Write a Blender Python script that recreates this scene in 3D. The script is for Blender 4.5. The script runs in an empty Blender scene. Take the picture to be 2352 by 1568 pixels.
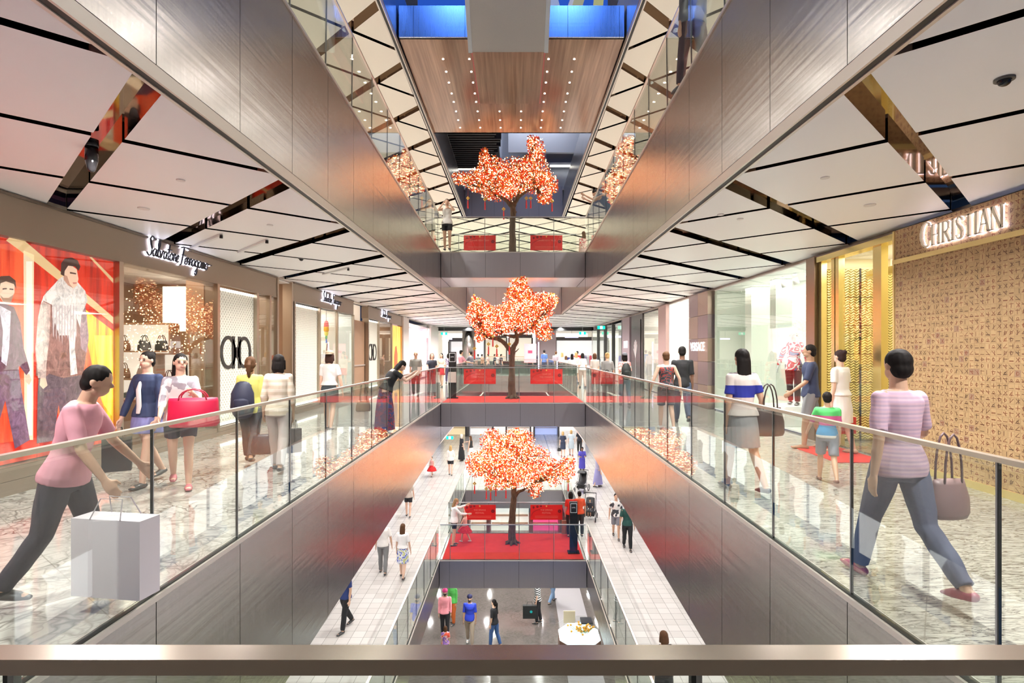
import bpy, math, random
import numpy as np
from math import sin, cos, pi, sqrt, radians as R
from mathutils import Vector as V, Matrix

# ------------------------------------------------------------------ camera, sky, exposure
SC = bpy.context.scene
COL = SC.collection
F, CX, HY, EYE, CAMX = 1250.0, 1185.0, 808.0, 1.69, 0.098      # focal length in px, vanishing point, eye height
cam = bpy.data.cameras.new('camera'); camo = bpy.data.objects.new('camera', cam); COL.objects.link(camo)
camo.location = (CAMX, 0, EYE); camo.rotation_euler = (pi/2, 0, 0)
cam.sensor_width = 36; cam.lens = F/2352*36
cam.shift_x = -(CX-1176)/2352; cam.shift_y = (HY-784)/2352
cam.clip_start = 0.05; cam.clip_end = 300
SC.camera = camo
SC.view_settings.view_transform = 'Standard'; SC.view_settings.look = 'None'
SC.view_settings.gamma = 1; SC.view_settings.use_curve_mapping = False
SC.view_settings.exposure = 0.08
cy = SC.cycles
cy.max_bounces = 8; cy.diffuse_bounces = 4; cy.glossy_bounces = 3; cy.use_adaptive_sampling = True; cy.adaptive_threshold = .12; cy.adaptive_min_samples = 16; cy.transmission_bounces = 4
cy.transparent_max_bounces = 16; cy.caustics_reflective = True; cy.caustics_refractive = False
cy.sample_clamp_indirect = 5; cy.sample_clamp_direct = 0; cy.use_light_tree = True; cy.blur_glossy = 1.0
wd = bpy.data.worlds.new('dusk_sky'); SC.world = wd; wd.use_nodes = True
bg = wd.node_tree.nodes['Background']; bg.inputs[0].default_value = (.13, .30, .80, 1); bg.inputs[1].default_value = .35

# downlights sit at the crossings of the mirror grooves on every level
LZ = {-2: -8.71, -1: -5.23, 0: 0.0, 1: 5.01, 2: 10.1}
P, A0 = 2.28, 4.80
def lamp(x, y, z, w, r=.09, col=(1, .982, .955), spread=150, name='downlight', rot=(0, 0, 0)):
    l = bpy.data.lights.new(name, 'AREA'); l.shape = 'DISK'; l.size = r*2; l.energy = w; l.color = col; l.spread = R(spread)
    o = bpy.data.objects.new(name, l); o.location = (x, y, z); o.rotation_euler = rot; COL.objects.link(o); return o
W0, W1, WM, W2 = 104, 60, 27, 36
for s in (-1, 1):
    for k in range(-1, 17):
        lamp(s*3.5, A0+k*P, 3.56, W0)
        if k >= 0: lamp(s*3.5, A0+k*P, 8.57, W1)
        if k < 15: lamp(s*3.7, A0+k*P, -1.68, WM, .10)
    for k in range(5): lamp(s*1.7, 29.6+k*2.28, 3.56, W0)
    for k in range(4): lamp(s*1.2, 30.0+k*2.28, 8.57, W1)
for x in (-4, -1.3, 1.3, 4):
    for y in (12, 15, 18.6, 20.0, 23, 26, 29): lamp(x, y, -6.2, W2, .08)
for x in (-1.8, 1.8): lamp(x, 7.0, 13.5, 55, .5, (.10, .28, 1), 120, 'added_blue_light', (R(50), 0, 0))  # unseen lamps, added to turn the top bridge front blue
for x in (-1.6, 0, 1.6):
    lamp(x, 19.4, 4.13, 30, .06); lamp(x, 19.4, -.83, 30, .06)

# ------------------------------------------------------------------ helpers
def at(px, py, Y): return V((CAMX+(px-CX)*Y/F, Y, EYE-(py-HY)*Y/F))
def on_floor(px, py, lv):
    Y = (EYE-LZ[lv])*F/(py-HY); return V((CAMX+(px-CX)*Y/F, Y, LZ[lv]))
def tag(o, label=None, cat=None, group=None, kind=None):
    if label: o['label'] = label
    if cat: o['category'] = cat
    if group: o['group'] = group
    if kind: o['kind'] = kind
    return o
def thing(name, loc, label, cat, group=None, rz=0):
    o = bpy.data.objects.new(name, None); COL.objects.link(o); o.location = loc; o.rotation_euler = (0, 0, rz); o.empty_display_size = .1
    return tag(o, label, cat, group)
class MB:
    def __init__(s): s.v = []; s.f = []; s.m = []; s.mi = 0; s.T = None
    def mat(s, i): s.mi = i; return s
    def add(s, vs, fs):
        b = len(s.v)
        s.v += [tuple(s.T @ V(p)) if s.T else tuple(p) for p in vs]
        for f in fs: s.f.append(tuple(i+b for i in f)); s.m.append(s.mi)
        return s
    def hexa(s, p): return s.add(p, [(0, 3, 2, 1), (4, 5, 6, 7), (0, 1, 5, 4), (1, 2, 6, 5), (2, 3, 7, 6), (3, 0, 4, 7)])
    def box(s, x0, x1, y0, y1, z0, z1):
        if x0 > x1: x0, x1 = x1, x0
        if y0 > y1: y0, y1 = y1, y0
        if z0 > z1: z0, z1 = z1, z0
        return s.hexa([(x0, y0, z0), (x1, y0, z0), (x1, y1, z0), (x0, y1, z0), (x0, y0, z1), (x1, y0, z1), (x1, y1, z1), (x0, y1, z1)])
    def bar(s, a, b, w, h, up=V((0, 0, 1))):
        a, b = V(a), V(b); d = (b-a).normalized(); sd = d.cross(up)
        if sd.length < 1e-4: sd = d.cross(V((0, 1, 0)))
        sd.normalize(); u = sd.cross(d); sd = sd*(w/2); u = u*(h/2)
        return s.hexa([a-sd-u, a+sd-u, b+sd-u, b-sd-u, a-sd+u, a+sd+u, b+sd+u, b-sd+u])
    def quad(s, a, b, c, d): return s.add([a, b, c, d], [(0, 1, 2, 3)])
    def prism(s, poly, ax, t0, t1):
        """extrude a 2D polygon along axis ax (0: x, poly is (y,z); 1: y, poly is (x,z); 2: z, poly is (x,y))"""
        def p3(p, t): return (t, p[0], p[1]) if ax == 0 else (p[0], t, p[1]) if ax == 1 else (p[0], p[1], t)
        n = len(poly)
        return s.add([p3(p, t0) for p in poly]+[p3(p, t1) for p in poly],
                     [tuple(range(n))[::-1], tuple(range(n, 2*n))]+[(i, (i+1) % n, n+(i+1) % n, n+i) for i in range(n)])
    def tube(s, pts, rad, n=12, cap='round', side=V((1, 0, 0))):
        """closed tube through pts; rad scalars or (along side, other)"""
        pts = [V(p) for p in pts]; rr = [(r, r) if not isinstance(r, (tuple, list)) else r for r in rad]
        if len(rr) == 1: rr = rr*len(pts)
        rings = []
        for i, p in enumerate(pts):
            d = (pts[min(i+1, len(pts)-1)]-pts[max(i-1, 0)]).normalized()
            a = side-d*side.dot(d)
            if a.length < .15: a = V((0, 1, 0))-d*d.y
            a.normalize(); b = d.cross(a)
            rings.append((p, a, b, rr[i][0], rr[i][1], d))
        if cap == 'round':
            f = rings[0]; l = rings[-1]; m0 = min(f[3], f[4]); m1 = min(l[3], l[4])
            rings = [(f[0]-f[5]*m0*.9, f[1], f[2], f[3]*.35, f[4]*.35, f[5]), (f[0]-f[5]*m0*.6, f[1], f[2], f[3]*.78, f[4]*.78, f[5])]+rings + \
                    [(l[0]+l[5]*m1*.6, l[1], l[2], l[3]*.78, l[4]*.78, l[5]), (l[0]+l[5]*m1*.9, l[1], l[2], l[3]*.35, l[4]*.35, l[5])]
        vs = []
        for p, a, b, ra, rb, d in rings:
            for k in range(n):
                t = 2*pi*k/n; vs.append(p+a*(ra*cos(t))+b*(rb*sin(t)))
        fs = []
        for i in range(len(rings)-1):
            for k in range(n):
                k2 = (k+1) % n; fs.append((i*n+k, i*n+k2, (i+1)*n+k2, (i+1)*n+k))
        fs.append(tuple(range(n))[::-1]); e = (len(rings)-1)*n; fs.append(tuple(range(e, e+n)))
        return s.add(vs, fs)
    def ell(s, c, r, n=12, m=8):
        c = V(c); vs = [c+V((0, 0, -r[2]))]
        for i in range(1, m):
            t = -pi/2+pi*i/m
            for k in range(n): q = 2*pi*k/n; vs.append(c+V((r[0]*cos(t)*cos(q), r[1]*cos(t)*sin(q), r[2]*sin(t))))
        vs.append(c+V((0, 0, r[2]))); fs = [(0, 1+(k+1) % n, 1+k) for k in range(n)]
        for i in range(m-2):
            for k in range(n): k2 = (k+1) % n; a = 1+i*n; fs.append((a+k, a+k2, a+n+k2, a+n+k))
        a = 1+(m-2)*n; fs += [(a+k, a+(k+1) % n, len(vs)-1) for k in range(n)]
        return s.add(vs, fs)
    def cyl(s, c, r, h, n=20, r2=None):
        c = V(c); return s.tube([c, c+V((0, 0, h))], [r, r if r2 is None else r2], n, 'flat')
    def build(s, name, mats, parent=None, smooth=False, loc=None):
        me = bpy.data.meshes.new(name); me.from_pydata(s.v, [], s.f)
        if not isinstance(mats, (list, tuple)): mats = [mats]
        for m in mats: me.materials.append(m)
        if len(mats) > 1: me.polygons.foreach_set('material_index', s.m)
        if smooth: me.polygons.foreach_set('use_smooth', [True]*len(s.f))
        me.validate(); me.update()
        o = bpy.data.objects.new(name, me); COL.objects.link(o)
        if parent: o.parent = parent
        if loc is not None: o.location = loc
        return o
def struct(o): o['kind'] = 'structure'; return o

# ------------------------------------------------------------------ materials
_mc = {}
def sset(b, k, v):
    if k in b.inputs: b.inputs[k].default_value = v
def mat(col, rough=.5, metal=0, em=0, name=None, spec=None, emcol=None, coat=0, trans=0):
    key = (tuple(col), rough, metal, em, spec, emcol, coat, trans)
    if key in _mc: return _mc[key]
    m = bpy.data.materials.new(name or 'paint'); m.use_nodes = True; b = m.node_tree.nodes['Principled BSDF']
    b.inputs['Base Color'].default_value = (*col, 1); b.inputs['Roughness'].default_value = rough; b.inputs['Metallic'].default_value = metal
    if spec is not None: sset(b, 'Specular IOR Level', spec)
    if coat: sset(b, 'Coat Weight', coat); sset(b, 'Coat Roughness', .05)
    if em: b.inputs['Emission Color'].default_value = (*(emcol or col), 1); b.inputs['Emission Strength'].default_value = em
    if trans: sset(b, 'Transmission Weight', trans)
    _mc[key] = m; return m
class NT:
    def __init__(s, name):
        s.m = bpy.data.materials.new(name); s.m.use_nodes = True; s.t = s.m.node_tree; s.b = s.t.nodes['Principled BSDF']
        s.co = s.t.nodes.new('ShaderNodeTexCoord').outputs['Object']
    def n(s, typ, **kw):
        nd = s.t.nodes.new(typ)
        for k, v in kw.items():
            if k.startswith('_'): setattr(nd, k[1:], v)
            else:
                i = nd.inputs[int(k[1:])] if k[0] == 'i' and k[1:].isdigit() else nd.inputs[k]
                if isinstance(v, bpy.types.NodeSocket): s.t.links.new(v, i)
                else: i.default_value = v
        return nd
    def math(s, op, a, b=0, c=0): return s.n('ShaderNodeMath', _operation=op, i0=a, i1=b, i2=c).outputs[0]
    def map(s, sc=(1, 1, 1), rot=(0, 0, 0), loc=(0, 0, 0), v=None): return s.n('ShaderNodeMapping', Vector=v or s.co, Scale=sc, Rotation=rot, Location=loc).outputs[0]
    def noise(s, v, sc, det=4, rough=.5, dist=0): return s.n('ShaderNodeTexNoise', Vector=v, Scale=sc, Detail=det, Roughness=rough, Distortion=dist).outputs[0]
    def ramp(s, f, st, ip='LINEAR'):
        nd = s.n('ShaderNodeValToRGB', Fac=f); cr = nd.color_ramp; cr.interpolation = ip
        while len(cr.elements) < len(st): cr.elements.new(.5)
        for e, (p, c) in zip(cr.elements, st): e.position = p; e.color = (*c, 1) if len(c) == 3 else c
        return nd.outputs[0]
    def mix(s, f, a, b, bt='MIX'):
        nd = s.n('ShaderNodeMix', _data_type='RGBA', _blend_type=bt)
        for k, v in ((0, f), (6, a), (7, b)):
            if isinstance(v, bpy.types.NodeSocket): s.t.links.new(v, nd.inputs[k])
            else: nd.inputs[k].default_value = v if k == 0 else (*v, 1)
        return nd.outputs[2]
    def set(s, k, v):
        if isinstance(v, bpy.types.NodeSocket): s.t.links.new(v, s.b.inputs[k])
        else: s.b.inputs[k].default_value = (*v, 1) if isinstance(v, tuple) and len(v) == 3 else v
        return s
    def bump(s, h, st=.2, d=.01):
        s.t.links.new(s.n('ShaderNodeBump', Height=h, Strength=st, Distance=d).outputs[0], s.b.inputs['Normal']); return s
def m_steel(name, col, rough, streak=.35):
    n = NT(name)
    a = n.noise(n.map((.15, .15, 17)), 1, 2, .5); br = n.noise(n.map((60, 60, .6)), 1, 2, .5)
    w = n.noise(n.map((.5, .5, 1.3)), 1, 2)
    n.set('Base Color', n.mix(n.math('MULTIPLY', br, .35), col, tuple(c*.8 for c in col)))
    n.set('Metallic', 1.0); n.set('Roughness', n.math('MULTIPLY_ADD', br, .10, rough-.05))
    h = n.math('ADD', n.math('MULTIPLY', a, 1.1), n.math('MULTIPLY', w, 3.5))
    n.bump(h, streak, .0016); return n.m
def m_marble(name, base, vein, kind):
    n = NT(name)
    if kind == 'net':      # net of fine dark veins
        d = n.noise(n.co, 1.6, 3); v = n.n('ShaderNodeVectorMath', _operation='ADD', i0=n.co, i1=n.n('ShaderNodeTexNoise', Vector=n.co, Scale=1.8, Detail=3).outputs[1]).outputs[0]
        vo = n.n('ShaderNodeTexVoronoi', Vector=v, Scale=4.2, _feature='DISTANCE_TO_EDGE').outputs[0]
        vo2 = n.n('ShaderNodeTexVoronoi', Vector=v, Scale=9, _feature='DISTANCE_TO_EDGE').outputs[0]
        dens = n.math('MULTIPLY', n.ramp(n.noise(n.co, .9, 2), [(.35, (0, 0, 0)), (.62, (1, 1, 1))]), 1.0)
        a = n.ramp(vo, [(0, (1, 1, 1)), (.10, (0, 0, 0))]); b = n.ramp(vo2, [(0, (1, 1, 1)), (.12, (0, 0, 0))])
        f = n.math('MULTIPLY', n.math('MAXIMUM', a, n.math('MULTIPLY', b, .6)), n.math('MULTIPLY_ADD', dens, .75, .28))
    else:                  # long thin parallel veins
        v = n.map((1.2, 7.5, 1), (0, 0, R(-14))); f0 = n.noise(v, 2.2, 6, .62, .6)
        f = n.ramp(f0, [(.40, (0, 0, 0)), (.46, (1, 1, 1)), (.49, (.1, .1, .1)), (.54, (.1, .1, .1)), (.57, (.95, .95, .95)), (.60, (0, 0, 0))])
    big = n.noise(n.co, .7, 2)
    c = n.mix(n.math('MULTIPLY', f, .95), n.mix(big, base, tuple(x*.86 for x in base)), vein)
    br = n.n('ShaderNodeTexBrick', Vector=n.map(rot=(0, 0, R(38))), Scale=1, **{'Mortar Size': .004, 'Brick Width': 2.4, 'Row Height': 1.2, 'Mortar Smooth': 0}).outputs[1]
    n.set('Base Color', n.mix(n.math('MULTIPLY', br, .6), c, (.2, .17, .14))); n.set('Roughness', .09); sset(n.b, 'Coat Weight', .25)
    return n.m
def m_tile(name, c1, c2, mort, w, h, rough=.12):
    n = NT(name)
    b = n.n('ShaderNodeTexBrick', Vector=n.co, Scale=1, Color1=(*c1, 1), Color2=(*c2, 1), Mortar=(*mort, 1), **{'Mortar Size': .006, 'Brick Width': w, 'Row Height': h, 'Mortar Smooth': .1})
    b.offset = 0; n.set('Base Color', b.outputs[0]); n.set('Roughness', rough); return n.m
def m_glass(name, tint, base=.05):
    m = bpy.data.materials.new(name); m.use_nodes = True; t = m.node_tree; t.nodes.clear()
    o = t.nodes.new('ShaderNodeOutputMaterial'); mx = t.nodes.new('ShaderNodeMixShader')
    tr = t.nodes.new('ShaderNodeBsdfTransparent'); tr.inputs[0].default_value = (*tint, 1)
    gl = t.nodes.new('ShaderNodeBsdfGlossy'); gl.inputs['Roughness'].default_value = .0; gl.inputs[0].default_value = (.95, .97, .95, 1)
    fr = t.nodes.new('ShaderNodeFresnel'); ge = t.nodes.new('ShaderNodeNewGeometry'); mm = t.nodes.new('ShaderNodeMath'); mm.operation = 'MULTIPLY_ADD'
    mm.inputs[1].default_value = 1/1.5-1.5; mm.inputs[2].default_value = 1.5; t.links.new(ge.outputs['Backfacing'], mm.inputs[0]); t.links.new(mm.outputs[0], fr.inputs[0])
    ma = t.nodes.new('ShaderNodeMath'); ma.operation = 'MULTIPLY_ADD'; ma.inputs[1].default_value = 1.0; ma.inputs[2].default_value = base-.04
    t.links.new(fr.outputs[0], ma.inputs[0]); t.links.new(ma.outputs[0], mx.inputs[0])
    t.links.new(tr.outputs[0], mx.inputs[1]); t.links.new(gl.outputs[0], mx.inputs[2]); t.links.new(mx.outputs[0], o.inputs[0])
    return m
def m_carpet():
    n = NT('red_carpet'); a = n.noise(n.co, 4, 4); b = n.noise(n.co, 120, 2)
    n.set('Base Color', n.mix(a, (.50, .012, .012), (.68, .03, .022))); n.set('Roughness', .95); n.bump(b, .4, .005); return n.m
def m_wood(name, c1, c2, em=0):
    n = NT(name); a = n.noise(n.map((14, .35, 14)), 1, 4, .6); n.set('Base Color', n.ramp(a, [(.3, c1), (.7, c2)])); n.set('Roughness', .16)
    sset(n.b, 'Metallic', .35); return n.m
def m_glyph():
    n = NT('glyph_tiles'); s = .078
    sp = n.n('ShaderNodeSeparateXYZ', Vector=n.co); ys, zs = n.math('DIVIDE', sp.outputs[1], s), n.math('DIVIDE', sp.outputs[2], s)
    fy, fz = n.math('FRACT', ys), n.math('FRACT', zs); iy, iz = n.math('FLOOR', ys), n.math('FLOOR', zs)
    def inside(f, e): return n.math('MULTIPLY', n.math('GREATER_THAN', f, e), n.math('LESS_THAN', f, 1-e))
    wc = n.n('ShaderNodeTexWhiteNoise', _noise_dimensions='3D', Vector=n.n('ShaderNodeCombineXYZ', X=iy, Y=iz, Z=3.7).outputs[0]).outputs[1]
    rr = n.n('ShaderNodeSeparateXYZ', Vector=wc); r1, r2, r3 = rr.outputs[0], rr.outputs[1], rr.outputs[2]
    cy_, cz_ = n.math('SUBTRACT', fy, .5), n.math('SUBTRACT', fz, .5)
    def near(e, t): return n.math('LESS_THAN', n.math('ABSOLUTE', e), t)
    def when(g_, r, lo, hi): return n.math('MULTIPLY', g_, n.math('MULTIPLY', n.math('GREATER_THAN', r, lo), n.math('LESS_THAN', r, hi)))
    rad = n.math('SQRT', n.math('ADD', n.math('MULTIPLY', cy_, cy_), n.math('MULTIPLY', cz_, cz_)))
    st = [when(near(n.math('SUBTRACT', cz_, n.math('MULTIPLY_ADD', r1, .5, -.25)), .045), r2, 0, .5), when(near(n.math('SUBTRACT', cy_, n.math('MULTIPLY_ADD', r3, .5, -.25)), .05), r1, .35, 1),
          when(near(n.math('SUBTRACT', rad, n.math('MULTIPLY_ADD', r1, .1, .14)), .04), r3, .6, .92), when(near(n.math('ADD', n.math('SUBTRACT', cy_, cz_), n.math('MULTIPLY_ADD', r2, .3, -.15)), .06), r3, .1, .4),
          when(near(n.math('ADD', cy_, n.math('ADD', cz_, n.math('MULTIPLY_ADD', r1, .3, -.15))), .06), r2, .65, .95), when(near(n.math('SUBTRACT', cz_, -.22), .045), r1, 0, .35)]
    ln = st[0]
    for q_ in st[1:]: ln = n.math('MAXIMUM', ln, q_)
    g = n.math('MULTIPLY', ln, n.math('MULTIPLY', inside(fy, .14), inside(fz, .14)))
    edge = n.math('SUBTRACT', 1, n.math('MULTIPLY', inside(fy, .03), inside(fz, .03)))
    w = n.n('ShaderNodeTexWhiteNoise', _noise_dimensions='2D', Vector=n.n('ShaderNodeCombineXYZ', X=iy, Y=iz).outputs[0])
    c = n.mix(w.outputs[0], (.40, .26, .125), (.48, .32, .16)); dk = n.math('GREATER_THAN', w.outputs[0], .97)
    c = n.mix(n.math('MULTIPLY', dk, .6), c, (.22, .12, .10)); c = n.mix(n.math('MULTIPLY', edge, .45), c, (.22, .12, .06))
    big = n.noise(n.map((1, .8, .8)), 1.3, 1)
    scr = n.math('LESS_THAN', n.math('ABSOLUTE', n.math('SUBTRACT', n.noise(n.map((1, 2.2, 1.1), (R(38), 0, 0)), 4, 2), .5)), .006)
    c = n.mix(n.math('MULTIPLY', scr, .45), c, (.2, .09, .04))
    n.set('Base Color', n.mix(n.math('MULTIPLY', g, .95), c, n.mix(w.outputs[0], (.07, .03, .015), (.20, .05, .02)))); n.set('Roughness', .45); n.bump(n.math('SUBTRACT', 1, n.math('MAXIMUM', g, edge)), .4, .004); return n.m
def m_lattice(name, c1, c2, em):
    n = NT(name); sp = n.n('ShaderNodeSeparateXYZ', Vector=n.co)
    a = n.math('SINE', n.math('MULTIPLY', n.math('ADD', sp.outputs[1], sp.outputs[2]), 62)); b = n.math('SINE', n.math('MULTIPLY', n.math('SUBTRACT', sp.outputs[1], sp.outputs[2]), 62))
    f = n.math('MULTIPLY_ADD', n.math('MAXIMUM', a, b), .5, .5)
    c = n.mix(f, c2, c1); n.set('Base Color', c); n.set('Roughness', .4)
    if em: n.set('Emission Color', c); n.set('Emission Strength', em)
    n.bump(f, .5, .02); return n.m
def m_gold_wave():
    n = NT('gold_lattice'); sp = n.n('ShaderNodeSeparateXYZ', Vector=n.co)
    w = n.math('SINE', n.math('ADD', n.math('MULTIPLY', sp.outputs[2], 130), n.math('MULTIPLY', n.math('SINE', n.math('MULTIPLY', n.math('ADD', sp.outputs[0], sp.outputs[1]), 60)), 1.8)))
    f = n.math('MULTIPLY_ADD', w, .5, .5); n.set('Base Color', n.mix(f, (.28, .20, .04), (.92, .78, .34))); n.set('Metallic', .7); n.set('Roughness', .3)
    n.set('Emission Color', n.mix(f, (.22, .12, .01), (1, .74, .2))); n.set('Emission Strength', .12); n.bump(f, .6, .02); return n.m

STEEL = m_steel('brushed_steel', (.44, .41, .385), .24, 1.0)
STEELB = m_steel('brushed_steel_face', (.72, .68, .73), .30, .2)
RAIL = mat((.46, .39, .33), .24, 1, name='satin_rail')
RAILP = mat((.74, .69, .62), .3, 1, name='pale_rail')
MIRROR = mat((.36, .28, .22), .04, 1, name='bronze_mirror')
CEIL = mat((.92, .92, .92), .45, name='ceiling_panel')
CEIL1 = mat((.86, .80, .70), .45, name='warm_ceiling_panel')
BLACK = mat((.012, .012, .012), .5, name='black_gap')
PALE = mat((.66, .60, .54), .35, .4, name='pale_trim')
GLASS = m_glass('balustrade_glass', (.93, .965, .94), .075)
SHOP = m_glass('shop_glass', (.97, .98, .97), .05)
RUBBER = mat((.015, .02, .018), .4, name='black_joint')
MARB_L = m_marble('marble_left', (.52, .495, .455), (.045, .036, .03), 'net')
MARB_R = m_marble('marble_right', (.50, .475, .42), (.05, .04, .032), 'line')
TILE = m_tile('pale_floor_tiles', (.64, .61, .58), (.55, .52, .49), (.30, .28, .26), .30, .30)
DARKF = m_marble('dark_stone', (.14, .12, .11), (.09, .08, .07), 'net')
TAUPE = mat((.30, .235, .18), .38, .35, name='taupe_panel')
TAUPED = mat((.17, .13, .10), .4, .3, name='taupe_frame')
WHITE = mat((.85, .84, .82), .4, name='white_paint')
CARPET = m_carpet()
WOOD = m_wood('striped_wood', (.20, .11, .07), (.42, .25, .16))
WOODI = mat((.34, .20, .12), .45, name='shop_wood')
GOLD = mat((.76, .64, .30), .25, 1, name='polished_gold')
GLYPH = m_glyph()
# ------------------------------------------------------------------ edges of the voids, |X| as a function of Y
def e_floor(Y, lv): return {0: 2.40, 1: 2.40, -1: 2.45, 2: 2.55}[lv]
def e_ceil(Y, lv): return {0: 2.40, 1: 2.62-.006*min(Y, 25), -1: 2.40, -2: 2.45}[lv]
def z_up(Y): return 5.72-.0395*min(Y, 18)          # the side galleries of the floor above slope gently up towards the viewer
def z_lo(Y): return -2.17+.047*min(Y, 19)          # lower edge of the steel below the viewer's floor
CZ = {0: 3.58, 1: 8.59, -1: -1.63, -2: -6.12}
YS = 1.15
def fascia(n, s, z0, z1, eb, et, y0, y1, m=STEEL):
    """one void edge clad in steel panels; bottom and top heights and offsets may vary along it"""
    f0 = z0 if callable(z0) else (lambda Y: z0); f1 = z1 if callable(z1) else (lambda Y: z1)
    mb = MB(); g = .004
    off = (3.78-y0) % YS; ys = [y0]+[y0+off+k*YS for k in range(int((y1-y0-off)/YS)+1)]+[y1]
    ys = [a for i, a in enumerate(ys) if i == 0 or a-ys[i-1] > .05]
    for a, b in zip(ys[:-1], ys[1:]):
        for k, p, q, d, e in ((0, a+g, b-g, 0, 0), (1, a, b, .016, .012)):
            mb.mat(k).hexa([(s*(eb(p)+d), p, f0(p)+e), (s*(eb(p)+.1-d), p, f0(p)+e), (s*(eb(q)+.1-d), q, f0(q)+e), (s*(eb(q)+d), q, f0(q)+e),
                 (s*(et(p)+d), p, f1(p)-e), (s*(et(p)+.1-d), p, f1(p)-e), (s*(et(q)+.1-d), q, f1(q)-e), (s*(et(q)+d), q, f1(q)-e)])
    return struct(mb.build('trim_%d' % n, [m, BLACK]))
for s, o in ((-1, 0), (1, 1)):
    c24 = lambda Y: 2.40
    fascia(10+o, s, 3.685, z_up, c24, c24, -3, 18.05)
    fascia(12+o, s, 3.685, 4.98, c24, c24, 18.1, 27.5)
    fascia(14+o, s, z_lo, -.02, c24, c24, -3, 18.05)
    fascia(16+o, s, z_lo, -.02, c24, c24, 18.1, 39)
    fascia(18+o, s, -6.12, -5.25, lambda Y: 2.45, lambda Y: 2.45, -3, 18.05)
    fascia(20+o, s, -6.12, -5.25, lambda Y: 2.45, lambda Y: 2.45, 18.1, 27.2)
    fascia(22+o, s, 8.695, 10.08, lambda Y: e_ceil(Y, 1), lambda Y: 2.55, -3, 28)

def cross_face(n, y, z0, z1, w, m=STEELB, yb=None, soffit=None):
    """steel front of a bridge with its soffit"""
    mb = MB(); k = -w; xs = [-w, -w+.33] if w > 2 else [-w]
    while xs[-1]+1.15 < w: xs.append(xs[-1]+1.15)
    xs.append(w)
    for a, b in zip(xs[:-1], xs[1:]): mb.mat(0).box(a+.004, b-.004, y, y+.04, z0, z1)
    mb.mat(1).box(-w+.01, w-.01, y+.012, y+.1, z0+.01, z1-.01)
    if yb: mb.mat(2).box(-w, w, y+.1, yb, z0, z0+.1); mb.mat(0).box(-w, w, yb-.06, yb, z0, z1)
    return struct(mb.build('trim_%d' % n, [m, BLACK, soffit or m]))
cross_face(30, 18.05, -.79, -.02, 2.39, yb=20.8)
cross_face(31, 18.05, 4.16, 4.98, 2.39, yb=20.8)
cross_face(32, 18.05, -6.14, -5.25, 2.44, yb=20.8)
cross_face(33, 39.0, -1.2, -.02, 2.39)
cross_face(34, 27.5, 3.60, 4.98, 2.39)
cross_face(35, 27.2, -6.12, -5.25, 2.44)
cross_face(36, 28.0, 8.62, 10.2, 2.5, m=mat((.22, .25, .32), .35, .3))
BLUEST = m_steel('blue_lit_steel', (.50, .55, .66), .28, .2)
cross_face(37, 12.15, 8.72, 9.42, 2.52, m=BLUEST, yb=17.5, soffit=WOOD)

# floors
def slab(n, m, x0, x1, y0, y1, z, t=.2, nm='floor'):
    return struct(MB().box(x0, x1, y0, y1, z-t, z).build(nm, m))
slab(0, MARB_L, -6.0, -2.405, -3, 41.5, 0, .02); slab(0, MARB_R, 2.405, 6.0, -3, 41.5, 0, .02)
slab(0, MARB_R, -2.38, 2.38, -3, .95, 0, .15)
slab(0, TILE, -8, 8, 41.5, 60, 0, .2); slab(0, TILE, -2.38, 2.38, 39, 41.5, 0, .02)
slab(0, MARB_R, -2.4, 2.4, 18.08, 20.78, -.004, .02)
slab(0, TILE, -6.2, -2.455, -3, 48, LZ[-1], .02); slab(0, TILE, 2.455, 6.2, -3, 48, LZ[-1], .02)
slab(0, TILE, -2.43, 2.43, 18.08, 20.78, LZ[-1]-.004, .02); slab(0, TILE, -2.43, 2.43, 27.24, 48, LZ[-1], .02)
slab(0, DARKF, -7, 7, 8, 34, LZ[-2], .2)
for s in (-1, 1):
    mb = MB()
    for p, q in ((-3, 18), (18, 21)): mb.hexa([(s*2.41, p, z_up(p)-.06), (s*6.4, p, z_up(p)-.06), (s*6.4, q, z_up(q)-.06), (s*2.41, q, z_up(q)-.06), (s*2.41, p, z_up(p)-.01), (s*6.4, p, z_up(p)-.01), (s*6.4, q, z_up(q)-.01), (s*2.41, q, z_up(q)-.01)])
    mb.box(s*2.38, s*6.4, 21, 44, 4.96, 5.0)
    struct(mb.build('floor', TILE))
    slab(0, TILE, s*2.55, s*7, -3, 28, 10.1, .05)
slab(0, TILE, -2.4, 2.4, 18.08, 20.78, 5.005, .02); slab(0, TILE, -2.38, 2.38, 27.5, 44, 5.0, .04)
slab(0, WHITE, -2.5, 2.5, 12.2, 17.5, 9.45, .05); slab(0, TILE, -6, 6, 28.1, 40, 10.1, .05)
# carpets under the trees
def carpet(lab, z, hw): tag(MB().box(-hw, hw, 18.12, 20.72, z, z+.012).build('carpet', CARPET), lab, 'carpet')
carpet('red carpet on the middle bridge under its lantern tree, level with the viewer', 0, 2.36)
carpet('red carpet on the bridge one floor below, where a girl in a tutu plays', LZ[-1], 2.36)

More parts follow.
